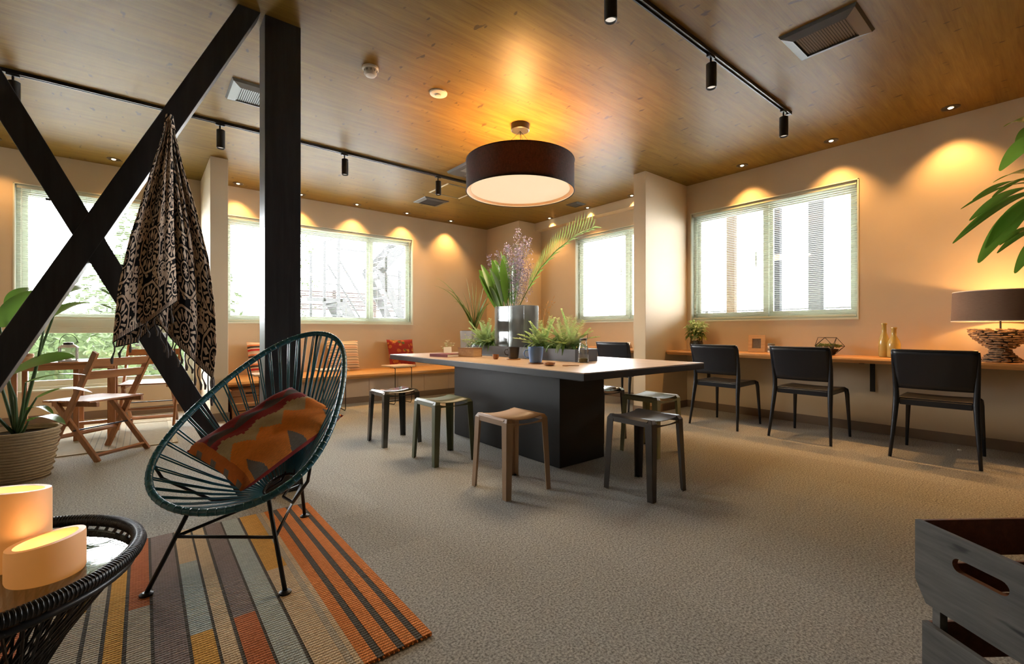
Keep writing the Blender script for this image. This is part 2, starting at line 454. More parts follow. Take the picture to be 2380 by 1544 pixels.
slant(.700, -.705, -.054, .054).build('brace_timber', M['black_timber'], br, bevel=.003)
for (x, z, s) in ((-.115, 1.63, -1), (.085, 1.335, 1), (-.56, .40, -1)):
    MB().tube([(x, 0, z), (x+.05*s, 0, z)], .006, 6).build('bolt', M['dark_steel'], br)

# ================================================================ CEILING FITTINGS
M['lens'] = emitmat('spot_lens', (1, .92, .8), .55)
def track(x0, x1, y, label):
    o = thing('lighting_track', label, 'lighting track', ((x0+x1)/2, y, ZC)); L = (x1-x0)/2
    mb = MB(); mb.box(-L, L, -.018, -.009, -.026, 0); mb.box(-L, L, .009, .018, -.026, 0); mb.box(-L, L, -.009, .009, -.010, 0)
    mb.build('rail', M['black_metal'], o)
    for s in (-1, 1): MB().box(min(s*L, s*(L-.04)), max(s*L, s*(L-.04)), -.02, .02, -.029, -.002).build('end_cap', M['black_metal'], o)
    return o
track(-.80, 3.85, 4.87, 'long black lighting track running past the timber post')
track(1.4, 4.36, 1.555, 'black lighting track near the large ceiling vent')
def spot(x, y, label, group, rz=0, proto=None):
    if proto: return dup(proto, (x, y, ZC-.026), rz, label, group)
    o = thing('track_spotlight', label, 'spotlight', (x, y, ZC-.026), rz, group)
    MB().box(-.035, .035, -.014, .014, -.016, .004).build('adapter', M['black_metal'], o, bevel=.002)
    MB().tube([(0, 0, -.012), (0, 0, -.055)], .007, 8).build('stem', M['black_metal'], o)
    mb = MB(); mb.lathe([(.028, 0), (.034, -.004), (.034, -.165), (.030, -.168), (.029, -.150)], 20, (.006, 0, -.052), capb=True, capt=False)
    br_ = mb.build('barrel', M['black_metal'], o, auto=True)
    MB().lathe([(.0295, 0), (.0295, .004)], 20, (.006, 0, -.206)).build('lens', M['lens'], br_)
    return o
g1 = 'spotlights on the long track'; g2 = 'spotlights on the track by the large vent'
sp = spot(.539, 4.87, 'slim black cylinder spotlight hanging beside the timber cross brace', g1)
spot(1.657, 4.87, 'slim black cylinder spotlight on the long track, just past the timber post', g1, proto=sp)
spot(2.784, 4.87, 'slim black cylinder spotlight on the long track, nearest the drum pendant', g1, proto=sp)
spot(-.74, 4.87, 'slim black cylinder spotlight at the far end of the long track', g1, proto=sp)
spot(1.93, 1.555, 'black cylinder spotlight on the short track furthest from the counter wall', g2, proto=sp)
spot(3.0, 1.555, 'black cylinder spotlight in the middle of the short track', g2, proto=sp)
spot(4.23, 1.555, 'black cylinder spotlight at the end of the short track near the counter wall', g2, proto=sp)

def vent(x0, x1, y0, y1, label, mat, slat='X', drop=.035):
    o = thing('ceiling_vent', label, 'vent', ((x0+x1)/2, (y0+y1)/2, ZC)); a, b_ = (x1-x0)/2, (y1-y0)/2
    k = .17*2*min(a, b_)
    fr = MB(); i, d_ = 0, 0
    outer = [(-a,-b_),(a,-b_),(a,b_),(-a,b_)]; mid = [(-a+.012,-b_+.012),(a-.012,-b_+.012),(a-.012,b_-.012),(-a+.012,b_-.012)]
    inner = [(-a+k,-b_+k),(a-k,-b_+k),(a-k,b_-k),(-a+k,b_-k)]
    vs = [(x,y,0) for x,y in outer]+[(x,y,-drop*.5) for x,y in mid]+[(x,y,-drop) for x,y in inner]+[(x,y,-drop*.6) for x,y in inner]
    fs = []
    for lv in range(3):
        for q in range(4): fs.append((lv*4+q, lv*4+4+q, lv*4+4+(q+1)%4, lv*4+(q+1)%4))
    fr.add(vs, fs).build('vent_frame', mat, o)
    MB().box(-a+k, a-k, -b_+k, b_-k, -drop*.5, -drop*.3).build('backing', M['slot'], o)
    n = int(2*((b_ if slat == 'X' else a)-k)/.014); 
    for q in range(n):
        p = -((b_ if slat == 'X' else a)-k)+.007+q*.014
        mb = MB()
        if slat == 'X': mb.bar((-a+k, p, -drop*.72), (a-k, p, -drop*.72), .009, .002, (0, .5, 1))
        else: mb.bar((p, -b_+k, -drop*.72), (p, b_-k, -drop*.72), .009, .002, (.5, 0, 1))
        mb.build('louvre', mat, o)
    return o
vent(3.19, 3.575, .787, 1.205, 'large dark grey ceiling vent near the short lighting track', M['vent_dark'], 'X')
vent(.515, .90, 3.96, 4.335, 'pale grey ceiling vent with a perforated grille behind the timber post', M['vent_pale'], 'Y')
vent(3.09, 3.49, 5.77, 6.14, 'dark ceiling vent near the back wall beside the pendant', M['vent_dark'], 'X', .02)
vent(4.95, 5.16, 4.60, 4.83, 'small dark ceiling vent near the soffit beam', M['vent_dark'], 'Y', .02)
# cassette air conditioner partly behind the pendant
ac = thing('ceiling_cassette', 'square dark ceiling air conditioner behind the drum pendant', 'air conditioner', (3.30, 4.22, ZC))
MB().prism([(-.49,-.49),(.49,-.49),(.49,.49),(-.49,.49)], lambda x,y: (x,y,0), lambda x,y: (x*.97,y*.97,-.028)).build('panel', M['vent_dark'], ac, bevel=.004)
MB().box(-.27, .27, -.27, .27, -.034, -.026).build('intake_grille', M['slot'], ac)
for i in range(18):
    y = -.25+i*.0294; MB().bar((-.26, y, -.036), (.26, y, -.036), .004, .008).build('grille_bar', M['vent_dark'], ac)
for (x0, x1, y0, y1) in ((-.3,.3,-.42,-.34), (-.3,.3,.34,.42), (-.42,-.34,-.3,.3), (.34,.42,-.3,.3)):
    MB().box(x0, x1, y0, y1, -.032, -.024).build('air_flap', M['vent_pale'], ac, bevel=.002)
# access hatch
ht = thing('access_hatch', 'ceiling access hatch outlined by white edge strips', 'hatch', (3.285, 5.32, ZC))
MB().box(-.22, .22, -.22, .22, -.003, 0).build('hatch_panel', M['ceiling'], ht)
for q in ((-.245,-.222,-.245,.245), (.222,.245,-.245,.245)):
    MB().box(*q, -.006, 0).build('edge_strip', M['white_plastic'], ht)
for q in ((-.222,.222,-.245,-.234), (-.222,.222,.234,.245)):
    MB().box(*q, -.005, 0).build('edge_strip', M['vent_pale'], ht)
# smoke detector and speaker disc
sd = thing('smoke_detector', 'domed white smoke detector on the ceiling', 'smoke detector', (1.274, 3.197, ZC))
MB().lathe([(.058, 0), (.058, -.012), (.052, -.018)], 24).build('base_plate', M['white_plastic'], sd, auto=True)
MB().lathe([(.046, -.018), (.044, -.045), (.034, -.058), (.012, -.062)], 24).build('dome', M['white_plastic'], sd, auto=True)
for k in range(10):
    a = k*.628; MB().bar((.0455*math.cos(a), .0455*math.sin(a), -.022), (.0455*math.cos(a), .0455*math.sin(a), -.036), .012, .003).build('slot', M['vent_pale'], sd)
sd2 = thing('heat_detector', 'flat round white detector on the ceiling toward the pendant', 'heat detector', (1.83, 3.192, ZC))
MB().lathe([(.070, 0), (.068, -.010), (.055, -.016)], 28).build('base_plate', M['white_plastic'], sd2, auto=True)
MB().lathe([(.026, -.016), (.024, -.026), (.010, -.028)], 18).build('sensor', M['white_plastic'], sd2, auto=True)

# recessed downlights
M['bulb'] = emitmat('downlight_bulb', (1, .78, .46), 6)
M['trimring'] = pmat('downlight_trim', (.10,.07,.045), .3, .7)
dl = None
def downlight(x, y, label, group, power=DOWN_W):
    global dl
    if dl is None:
        o = thing('downlight', label, 'downlight', (x, y, ZC), 0, group); dl = o
        MB().lathe([(.062, 0), (.061, -.005), (.050, -.006), (.040, -.002)], 28, capb=False, capt=False).build('trim_ring', M['trimring'], o, auto=True)
        rf_ = MB().lathe([(.042, -.0012), (.020, -.0022)], 24, capb=True, capt=False).build('reflector', M['trimring'], o)
        MB().lathe([(.020, -.002), (.014, -.008)], 20).build('bulb', M['bulb'], rf_)
    else: o = dup(dl, (x, y, ZC), 0, label, group)
    light('SPOT', 'downlight_lamp', (x, y, ZC-.02), power, WARM, None, .03, (0,0,0), 96, .75)
gr = 'downlights along the counter wall'; gb = 'downlights along the back wall'; gs = 'downlights along the soffit beam'
downlight(5.336, .66, 'round downlight above the driftwood lamp and counter', gr)
downlight(5.339, 1.527, 'round downlight above the edge of the counter window toward the lamp', gr)
downlight(5.345, 2.40, 'round downlight above the counter window near the partition', gr)
downlight(5.336, -.21, 'round downlight in the counter wall row beyond the driftwood lamp', gr)
downlight(-.256, 6.69, 'round downlight above the tall window', gb, DOWN_W*.6)
downlight(-1.15, 6.69, 'round downlight past the corner of the tall window', gb, DOWN_W*.45)
for x, w_ in ((.95, 'fifth'), (1.709, 'fourth'), (2.497, 'third'), (3.312, 'second')): downlight(x, 6.79, w_+' round downlight from the corner column, above the wide window', gb)
downlight(4.138, 6.79, 'round downlight nearest the boxed-out corner column', gb)
for y, w_ in ((4.73, 'middle'), (5.577, 'corner column end'), (3.911, 'partition end')): downlight(5.332, y, 'round downlight washing the %s of the soffit beam' % w_, gs, DOWN_W*.6)

# drum pendant over the table
pd = thing('drum_pendant', 'large dark brown fabric drum pendant over the big table', 'pendant lamp', (2.698, 3.212, ZC))
m = bpy.data.materials.new('pendant_fabric'); m.use_nodes = True; t = NT(m); b = t.N['Principled BSDF']
co = t.coord(); wv = t.math('MULTIPLY', t.noise(t.map(co, (60,60,400)), 1, 2), t.noise(t.map(co, (300,300,30)), 1, 2))
cc = t.ramp(wv, [(.12, (.012,.009,.007)), (.4, (.045,.032,.024))]); t.L.new(cc, b.inputs['Base Color']); b.inputs['Roughness'].default_value = .8
tl = t.node('ShaderNodeBsdfTranslucent'); t.L.new(t.ramp(wv, [(.15, (.003,.001,.0004)), (.45, (.028,.011,.004))]), tl.inputs[0]); mx = t.node('ShaderNodeMixShader'); mx.inputs[0].default_value = .42
t.L.new(b.outputs[0], mx.inputs[1]); t.L.new(tl.outputs[0], mx.inputs[2]); t.L.new(mx.outputs[0], t.N['Material Output'].inputs[0])
M['drum'] = m
m = bpy.data.materials.new('drum_lining'); m.use_nodes = True; t = NT(m); b = t.N['Principled BSDF']; b.inputs['Base Color'].default_value = (.80,.70,.55,1); b.inputs['Roughness'].default_value = .7
tl = t.node('ShaderNodeBsdfTranslucent'); tl.inputs[0].default_value = (.8,.55,.32,1); mx = t.node('ShaderNodeMixShader'); mx.inputs[0].default_value = .35
t.L.new(b.outputs[0], mx.inputs[1]); t.L.new(tl.outputs[0], mx.inputs[2]); t.L.new(mx.outputs[0], t.N['Material Output'].inputs[0]); M['drum_in'] = m
M['diffuser'] = pmat('lit_diffuser', (.35,.32,.28), .7, emit=(1.0, .72, .42), estr=.60)
MB().lathe([(.085, 0), (.085, -.055), (.078, -.06)], 32).build('canopy', M['black_metal'], pd, auto=True)
zb, zt, rd = 2.27-ZC, 2.545-ZC, .495
MB().lathe([(rd, zb), (rd, zt)], 72, capb=False, capt=False).build('shade', M['drum'], pd, smooth=True); shd = pd.children[-1] if False else [c for c in pd.children if c.name.startswith('shade')][0]
MB().lathe([(rd-.004, zb+.002), (rd-.004, zt-.002)], 72, capb=False, capt=False).build('lining', M['drum_in'], shd, smooth=True)
for z in (zb, zt):
    MB().tube([(rd*math.cos(a*math.pi/36), rd*math.sin(a*math.pi/36), z) for a in range(72)], .005, 6, closed=True).build('rim', M['drum'], shd, smooth=True)
MB().lathe([(rd-.03, zb+.022), (rd-.03, zb+.026)], 72).build('diffuser', M['diffuser'], pd)
MB().lathe([(rd-.005, zb+.005), (rd-.005, zb+.012), (rd-.04, zb+.022)], 72, capb=False, capt=False).build('inner_rim', M['drum_in'], pd, smooth=True)
for k in range(3):
    a = k*2.094+.5
    MB().tube([(0, 0, -.06), (.30*math.cos(a), .30*math.sin(a), zt-.03), (rd*math.cos(a), rd*math.sin(a), zt-.03)], .0018, 6).build('suspension_wire', M['dark_steel'], pd)
MB().tube([(0, 0, -.06), (.02, .01, -.2), (0, 0, zt-.1)], .003, 6).build('flex', M['black_metal'], pd)
light('POINT', 'pendant_bulb', (0, 0, zb+.085), PEND_UP, WARM, pd, .055)
light('AREA', 'pendant_glow', (0, 0, zb+.015), PEND_DN, (1,.72,.42), pd, .86)
# ================================================================ BIG TABLE
TZ = .735
tb = thing('communal_table', 'large communal table with pale wood top on a dark pedestal', 'table', (2.58, 3.05, 0))
def loc(o, x0, x1, y0, y1): return (x0-o.location.x, x1-o.location.x, y0-o.location.y, y1-o.location.y)
MB().box(*loc(tb, 2.12, 3.57, 1.91, 4.76), TZ-.006, TZ).build('tabletop', M['table_top'], tb)
MB().box(*loc(tb, 2.118, 3.572, 1.908, 4.762), TZ-.052, TZ-.006).build('edge_band', M['table_dark'], tb, bevel=.002)
pedestal = MB().box(*loc(tb, 2.33, 2.82, 2.33, 3.76), .004, TZ-.052).build('pedestal', M['table_dark'], tb, bevel=.003)
MB().box(*loc(tb, 2.26, 3.43, 2.05, 4.62), TZ-.075, TZ-.052).build('apron', M['table_dark'], tb)
MB().box(*loc(tb, 2.34, 2.81, 2.34, 3.75), 0, .004).build('plinth', M['slot'], tb)

# ---------------------------------------------------------------- folded sheet metal stools
def stool(col, name, label, x, y, rough=.42):
    mt = pmat(name, col, rough, .0, spec=.5, coat=(.8 if rough < .3 else 0))
    o = thing('stool', label, 'stool', (x, y, 0), 0, 'folded sheet metal stools round the big table')
    H = .470; a = .150; f = .178
    def zs(u): return H-.016*(1-(2*u-1)**2)          # seat dips across X
    mb = MB(); mb.grid(13, 2, lambda u, v: (-a+2*a*u, -a+2*a*v, zs(u)))
    mb.build('seat', mt, o, smooth=True, solid=.004)
    for s in (-1, 1):
        mb = MB(); mb.add([(s*a, -a+.02, H), (s*a, a-.02, H), (s*(a+.012), a-.02, H-.012), (s*(a+.012), -a+.02, H-.012),
                           (s*(a+.013), a-.035, H-.042), (s*(a+.013), -a+.035, H-.042)], [(0,1,2,3), (3,2,4,5)])
        mb.build('side_rail', mt, o, solid=.003)
        mb = MB(); n = 9
        top = [(-a+.02+(2*a-.04)*i/(n-1), s*(a+.012), H-.022-.016*(1-(2*i/(n-1)-1)**2)) for i in range(n)]
        bot = [(p[0], p[1]+s*.001, H-.044) for p in top]
        mb.add(top+bot, [(i, i+1, n+i+1, n+i) for i in range(n-1)]); mb.build('end_rail', mt, o, solid=.003)
    for sx in (-1, 1):
        for sy in (-1, 1):
            mb = MB(); t0 = Vector((sx*(a+.013), sy*(a+.013), H-.022)); b0 = Vector((sx*f, sy*f, 0))
            for wx, wy in ((1, 0), (0, 1)):
                w0, w1 = .047, .035
                dv = Vector((-sx*wx, -sy*wy, 0))
                mb.add([t0, t0+dv*w0, b0+dv*w1, b0], [(0,1,2,3)])
            # folded shoulder from the seat corner down to the leg
            c0 = Vector((sx*a, sy*a, H)); mb.add([c0, Vector((sx*(a-.035), sy*a, H-.002)), t0+Vector((-sx*.04, 0, 0)), t0], [(0,1,2,3)])
            mb.add([c0, Vector((sx*a, sy*(a-.035), H)), t0+Vector((0, -sy*.04, 0)), t0], [(0,1,2,3)])
            mb.build('leg', mt, o, solid=.005)
            MB().box(min(b0.x, b0.x-sx*.02), max(b0.x, b0.x-sx*.02), min(b0.y, b0.y-sy*.02), max(b0.y, b0.y-sy*.02), 0, .006).build('foot_pad', M['slot'], o)
    return o
stool((.035,.036,.032), 'stool_charcoal', 'charcoal metal stool beside the pedestal, at the bench end of the big table', 1.757, 3.856, .22)
stool((.105,.118,.062), 'stool_olive', 'olive green metal stool with its leg toward the tan stool', 1.82, 3.10, .38)
stool((.34,.215,.125), 'stool_tan', 'tan metal stool at the corner of the big table', 1.824, 2.263)
stool((.055,.045,.037), 'stool_brown', 'dark brown metal stool at the short end of the big table', 2.458, 1.706)
stool((.36,.345,.19), 'stool_lime', 'pale yellow green metal stool under the table overhang by the partition', 3.27, 2.206)
stool((.045,.043,.040), 'stool_graphite', 'graphite metal stool hidden behind the yellow green stool', 3.29, 2.78, .22)

# ---------------------------------------------------------------- counter along the right wall
def slab(name, label, y0, y1, x0, x1, z0, z1, mat, amp, n, seed, cat='counter'):
    rnd = random.Random(seed); o = thing(name, label, cat, (x0, (y0+y1)/2, 0)); cy = (y0+y1)/2
    mb = MB(); ph = [rnd.uniform(0, 6) for _ in range(4)]
    vs = []
    for i in range(n):
        y = y0+(y1-y0)*i/(n-1)
        w = amp*(math.sin(y*2.1+ph[0])+.6*math.sin(y*5.3+ph[1])+.4*math.sin(y*11+ph[2]))
        w2 = w+amp*.6*(.6+math.sin(y*3.7+ph[3]))
        vs += [(w, y-cy, z1), (w2-.008, y-cy, (z0+z1)/2+.006), (w+amp+.012, y-cy, z0), (x1-x0, y-cy, z0), (x1-x0, y-cy, z1)]
    fs = []
    for i in range(n-1):
        for k in range(5): fs.append((i*5+k, i*5+(k+1) % 5, i*5+5+(k+1) % 5, i*5+5+k))
    fs += [(4,3,2,1,0), tuple((n-1)*5+k for k in range(5))]
    mb.add(vs, fs); mb.build('slab', mat, o, auto=True, bevel=.003)
    return o
ct = slab('wall_counter', 'live-edge wooden wall counter under the sliding window', -2.0 if False else -.9, 3.195, 5.05, 5.545, .70, .75, M['counter_wood'], .010, 60, 4)
def bracket(o, y):
    x1 = XR-.004-o.location.x; yy = y-o.location.y
    mb = MB(); mb.box(.12, x1, yy-.02, yy+.02, .690, .698); mb.box(x1-.008, x1, yy-.02, yy+.02, .40, .690)
    mb.build('bracket', M['black_metal'], o)
for y in (1.24, 2.9, -.4): bracket(ct, y)
ct2 = slab('wall_counter', 'live-edge wooden counter in the bay beyond the partition', 3.375, 6.015, 5.05, 5.545, .70, .75, M['counter_wood'], .010, 40, 9)
for y in (3.7, 5.6): bracket(ct2, y)

# ---------------------------------------------------------------- dark plastic side chairs (local +x = facing)
def side_chair(label, x, y, rz):
    o = thing('side_chair', label, 'chair', (x, y, 0), rz, 'dark plastic side chairs at the counter'); P = M['plastic_navy']
    def seat(u, v):
        X = -.20+.44*u; Y = (-.225+.45*v); k = 2*v-1
        return (X, Y*(1-.04*u), .462-.014*(1-k*k)*(1-abs(2*u-1)**3)-(.02*max(0, (u-.85)/.15)**2)+.006*u)
    MB().grid(15, 15, seat).build('seat', P, o, smooth=True, solid=.014)
    mb = MB(); mb.bar((-.205, -.205, .435), (-.205, .205, .435), .028, .045, (0,0,1)); mb.build('rear_rail', P, o, bevel=.004)
    for s in (-1, 1):
        mb = MB(); mb.bar((-.2, s*.215, .44), (.215, s*.205, .445), .022, .036, (0,0,1)); mb.build('side_rail', P, o, bevel=.004)
    def back(u, v):
        k = 2*u-1; Y = .238*k*(1-.04*(1-v)); z = .545+.300*v
        X = -.212-.045*v-.03*v*v-.028*(1-k*k)
        return (X, Y, z)
    bk_ = MB().grid(17, 9, back).build('backrest', P, o, smooth=True, solid=.010)
    MB().tube([(back(u/16, 1)[0]-.004, back(u/16, 1)[1], back(u/16, 1)[2]) for u in range(17)], .0085, 8).build('top_lip', P, bk_, smooth=True)
    for s in (-1, 1):
        MB().tube([(-.288, s*.253, 0), (-.262, s*.243, .15), (-.236, s*.232, .32), (-.214, s*.226, .45), (-.210, s*.228, .54), (-.226, s*.234, .66), (-.262, s*.240, .80), (-.280, s*.240, .842)],
                  [.011, .014, .018, .021, .019, .016, .012, .009], 10).build('rear_leg', P, o, smooth=True)
        MB().tube([(.275, s*.235, 0), (.262, s*.228, .2), (.248, s*.220, .40), (.236, s*.216, .442), (.205, s*.212, .452)], [.011, .014, .018, .019, .016], 10).build('front_leg', P, o, smooth=True)
    return o
sc = side_chair('dark plastic chair at the counter, next to the partition', 4.845, 2.345, 0)
dup(sc, (4.89, 1.565, 0), R(-1), 'dark plastic chair at the counter in front of the geometric terrarium')
dup(sc, (4.90, .675, 0), R(1.5), 'dark plastic chair at the counter between the yellow bottles and the driftwood lamp')
dup(sc, (4.86, 3.67, 0), R(2), 'dark plastic chair in the bay beyond the partition')

# ================================================================ LONG BENCH UNDER THE BACK WINDOW
bn = thing('wall_bench', 'long live-edge wooden bench along the back wall', 'bench', (2.5, 6.55, 0))
mb = MB(); rnd = random.Random(3); n = 70; x0, x1, yf, z0, z1 = .745, 5.015, 6.09, .345, .40
vs = []
for i in range(n):
    x = x0+(x1-x0)*i/(n-1); w = .014*(math.sin(x*2.3)+.6*math.sin(x*5.1+1)+.3*math.sin(x*12))
    w2 = w+.010*math.sin(x*3.3+2)
    vs += [(x-2.5, yf+w-6.55, z1), (x-2.5, yf+w2-.008-6.55, .372), (x-2.5, yf+w+.02-6.55, z0), (x-2.5, YB-.002-6.55, z0), (x-2.5, YB-.002-6.55, z1)]
fs = []
for i in range(n-1):
    for k in range(5): fs.append((i*5+k, i*5+5+k, i*5+5+(k+1) % 5, i*5+(k+1) % 5))
fs += [(0,1,2,3,4), tuple((n-1)*5+4-k for k in range(5))]
mb.add(vs, fs); mb.build('seat_slab', M['bench_wood'], bn, auto=True, bevel=.003)
M['bench_panel'] = pmat('bench_panel', (.55,.44,.33), .6, var=.04)
xx = .745; pw = .4265
for i in range(10):
    MB().box(xx+i*pw+.0015-2.5, xx+(i+1)*pw-.0015-2.5, 6.20-6.55, 6.22-6.55, .085, .345).build('front_panel', M['bench_panel'], bn, bevel=.002)
MB().box(.745-2.5, 5.015-2.5, 6.222-6.55, YB-6.552, .0, .344).build('carcass', M['bench_panel'], bn)
MB().box(.745-2.5, 5.015-2.5, 6.205-6.55, 6.222-6.55, 0, .085).build('kick_board', M['baseboard'], bn)

# C-shaped side tables standing in front of the bench
def ctable(label, x, y, rz=0):
    o = thing('side_table', label, 'side table', (x, y, 0), rz, 'C-shaped side tables along the bench')
    MB().box(-.18, .18, -.15, .15, .50, .522).build('table_top', M['pale_wood'], o, bevel=.004)
    for s in (-1, 1):
        pts = [(s*.13, .12, .497), (s*.13, -.10, .497), (s*.13, -.125, .48), (s*.13, -.125, .03), (s*.13, -.10, .006), (s*.13, .15, .006)]
        MB().tube(pts, .0055, 6).build('wire_frame', M['black_metal'], o)
    MB().tube([(-.13, .15, .006), (.13, .15, .006)], .0055, 6).build('foot_bar', M['black_metal'], o)
    MB().tube([(-.13, .0, .497), (.13, .0, .497)], .0055, 6).build('cross_bar', M['black_metal'], o)
    return o
c1 = ctable('C-shaped side table in front of the red floral cushion', 2.73, 5.86, R(8))
dup(c1, (1.82, 5.80, 0), R(-4), 'C-shaped side table in front of the beige striped cushion')
dup(c1, (1.10, 5.70, 0), R(4), 'C-shaped side table in front of the red and black striped cushion')

# cushions on the bench
def pillow_mesh(w, h, t, n=14):
    mb = MB()
    def side(s):
        def fn(u, v):
            a, b_ = 2*u-1, 2*v-1
            k = (max(0, 1-a**4)*max(0, 1-b_**4))**.42
            px = a*w/2*(1-.05*(1-abs(b_)**2)*0-.045*(1-b_*b_)*abs(a)**3); pz = b_*h/2*(1-.045*(1-a*a)*abs(b_)**3)
            return (px, s*t/2*k, pz)
        return fn
    mb.grid(n, n, side(1)); mb.grid(n, n, lambda u, v: side(-1)(1-u, v)); return mb
def stripes(name, cols, period, wob=.0, axis=2):
    m, t, b = base(name); co = t.coord(); s = t.sep(co)[axis]
    f = t.math('FRACT', t.math('DIVIDE', t.math('ADD', s, 5.0), period))
    c = t.ramp(f, cols, 'CONSTANT'); t.L.new(c, b.inputs['Base Color']); b.inputs['Roughness'].default_value = .9
    t.L.new(t.bump(t.noise(t.map(co, (300, 300, 300)), 1, 2), .3, .003), b.inputs['Normal']); return m
be, bk, ru, pe = (.62,.50,.36), (.05,.04,.035), (.42,.13,.05), (.66,.42,.28)
M['stripe1'] = stripes('beige_stripes', [(0, be), (.10, bk), (.17, be), (.34, ru), (.42, be), (.52, pe), (.66, be), (.74, bk), (.80, be)], .115)
M['stripe2'] = stripes('red_black_stripes', [(0, (.55,.42,.30)), (.16, (.45,.02,.02)), (.36, (.60,.48,.36)), (.48, bk), (.68, (.60,.20,.08)), (.84, (.62,.5,.4))], .13)
m, t, b = base('red_floral'); co = t.coord()
v1 = t.vor(co, 12); v2 = t.vor(t.map(co, (1,1,1), (3,1,2)), 9); nz = t.noise(co, 15, 3)
c = t.mix(t.ramp(v1, [(.30, (1,1,1)), (.38, (0,0,0))]), (.21,.010,.010), (.34,.10,.014))
c = t.mix(t.ramp(v2, [(.22, (1,1,1)), (.30, (0,0,0))]), c, (.06,.085,.016))
c = t.mix(t.ramp(nz, [(.60, (0,0,0)), (.66, (1,1,1))]), c, (.42,.22,.03))
t.L.new(c, b.inputs['Base Color']); b.inputs['Roughness'].default_value = .9; M['floral'] = m
def cushion(name, label, x, w, h, mat, lean=-14, yaw=0, t=.13):
    o = pillow_mesh(w, h, t).build(name, mat, smooth=True)
    hh = h/2
    o.location = (x, YB-.07-math.sin(R(abs(lean)))*hh-t*.30, .40+hh*math.cos(R(lean))+t*.08); o.rotation_euler = (R(lean), 0, R(yaw))
    return tag(o, label, 'cushion', 'cushions on the long bench')
cushion('scatter_cushion', 'red floral scatter cushion on the bench', 3.22, .46, .46, M['floral'], -16, 3)
cushion('scatter_cushion', 'beige scatter cushion with thin black and rust stripes on the bench', 2.30, .45, .45, M['stripe1'], -15, -3)
cushion('scatter_cushion', 'red, black and cream striped scatter cushion beside the timber post', 1.28, .45, .45, M['stripe2'], -15, 5)

# small slatted boxes on the floor by the bench end
def fruit_box(label, x, y, rz, z=0):
    o = thing('wooden_box', label, 'box', (x, y, z), rz, 'small wooden boxes by the bench end')
    mb = MB(); mb.box(-.19, .19, -.13, .13, 0, .012); mb.build('bottom', M['pale_wood'], o)
    for s in (-1, 1):
        MB().box(min(s*.19, s*.178), max(s*.19, s*.178), -.13, .13, .012, .16).build('end_board', M['teak_flat'], o, bevel=.002)
        for k in range(2): MB().box(-.178, .178, min(s*.13, s*.12), max(s*.13, s*.12), .02+k*.075, .085+k*.075).build('slat', M['teak_flat'], o, bevel=.002)
        MB().box(-.045, .045, min(s*.1305, s*.13), max(s*.1305, s*.13), .115, .135).build('hand_slot', M['slot'], o)
    return o
fruit_box('small wooden box on the floor at the end of the bench', .95, 6.03, R(3))
fruit_box('small wooden box stacked on another at the end of the bench', .95, 6.04, R(-2), .161)

# ================================================================ ACAPULCO CHAIR
AC = dict(phi=-2.3057, ox=.4235, oy=2.2298, f0=.4008, z0=.3592, f1=.0253, z1=.6712, f2=-.461, z2=.9823, W=.373, k=.2366, W2=-.1519)
RUGZ = .010
ch = thing('lounge_chair', 'teal string lounge chair with an egg-shaped rim on black rod legs', 'chair', (AC['ox'], AC['oy'], 0), AC['phi'])
M['teal'] = pmat('teal_cord', (.026,.155,.215), .30, var=.15, vscale=30)
M['teal_rim'] = None
m, t, b = base('teal_wrapped_rim'); co = t.coord()
nz = t.noise(co, 45, 3); t.L.new(t.mix(nz, (.014,.090,.125), (.030,.165,.220)), b.inputs['Base Color']); b.inputs['Roughness'].default_value = .27
t.L.new(t.bump(t.noise(t.map(co, (70,70,70)), 2, 2), .35, .004), b.inputs['Normal']); M['teal_rim'] = m
def ring_pt(tt):
    u = (1-math.cos(tt))/2; A = AC
    f = (1-u)**2*A['f0']+2*u*(1-u)*A['f1']+u*u*A['f2']; z = (1-u)**2*A['z0']+2*u*(1-u)*A['z1']+u*u*A['z2']
    l = A['W']*math.sin(tt)*(1+A['k']*math.cos(tt)+A['W2']*math.sin(tt)**2)
    return Vector((f, l, z))
NR = 96
ringp = [ring_pt(2*math.pi*i/NR) for i in range(NR)]
rim_ = MB().tube(ringp, .0130, 12, closed=True).build('rim', M['teal_rim'], ch, smooth=True)
# hub the cords converge on, at the lowest point of the seat shell
HUB = Vector((-.10, 0, .275))
hub = [HUB+Vector((.095*math.cos(a), .055*math.sin(a), .015-.02*math.cos(a))) for a in [2*math.pi*i/24 for i in range(24)]]
MB().tube(hub, .008, 8, closed=True).build('hub_ring', M['black_metal'], ch, smooth=True)
NC = 46
for i in range(NC):
    a = 2*math.pi*(i+.5)/NC; p = ring_pt(a); 
    # direction round the hub chosen by where the cord leaves the rim
    d = p-HUB; ha = math.atan2(d.y/.055*.12, d.x/.095*.2)
    for off in (-.014, .014):
        q = HUB+Vector((.09*math.cos(ha+off*2), .052*math.sin(ha+off*2), .015-.02*math.cos(ha)))
        pp = ring_pt(a+off*.95)
        mid = (pp+q)/2+Vector((0, 0, -.012))
        MB().tube([pp, (pp*3+q)/4+Vector((0,0,-.008)), mid, (pp+q*3)/4+Vector((0,0,-.008)), q], .0032, 6).build('cord', M['teal'], ch, smooth=True)
# wraps of cord round the rim
mb = MB()
for i in range(NC*2):
    a = 2*math.pi*i/(NC*2); p = ring_pt(a); tn = (ring_pt(a+.01)-ring_pt(a-.01)).normalized()
    mb.tube([p-tn*.003, p+tn*.003], .0135, 12)
tag(mb.build('cord_wraps', M['teal_rim'], rim_, smooth=True), kind='stuff')
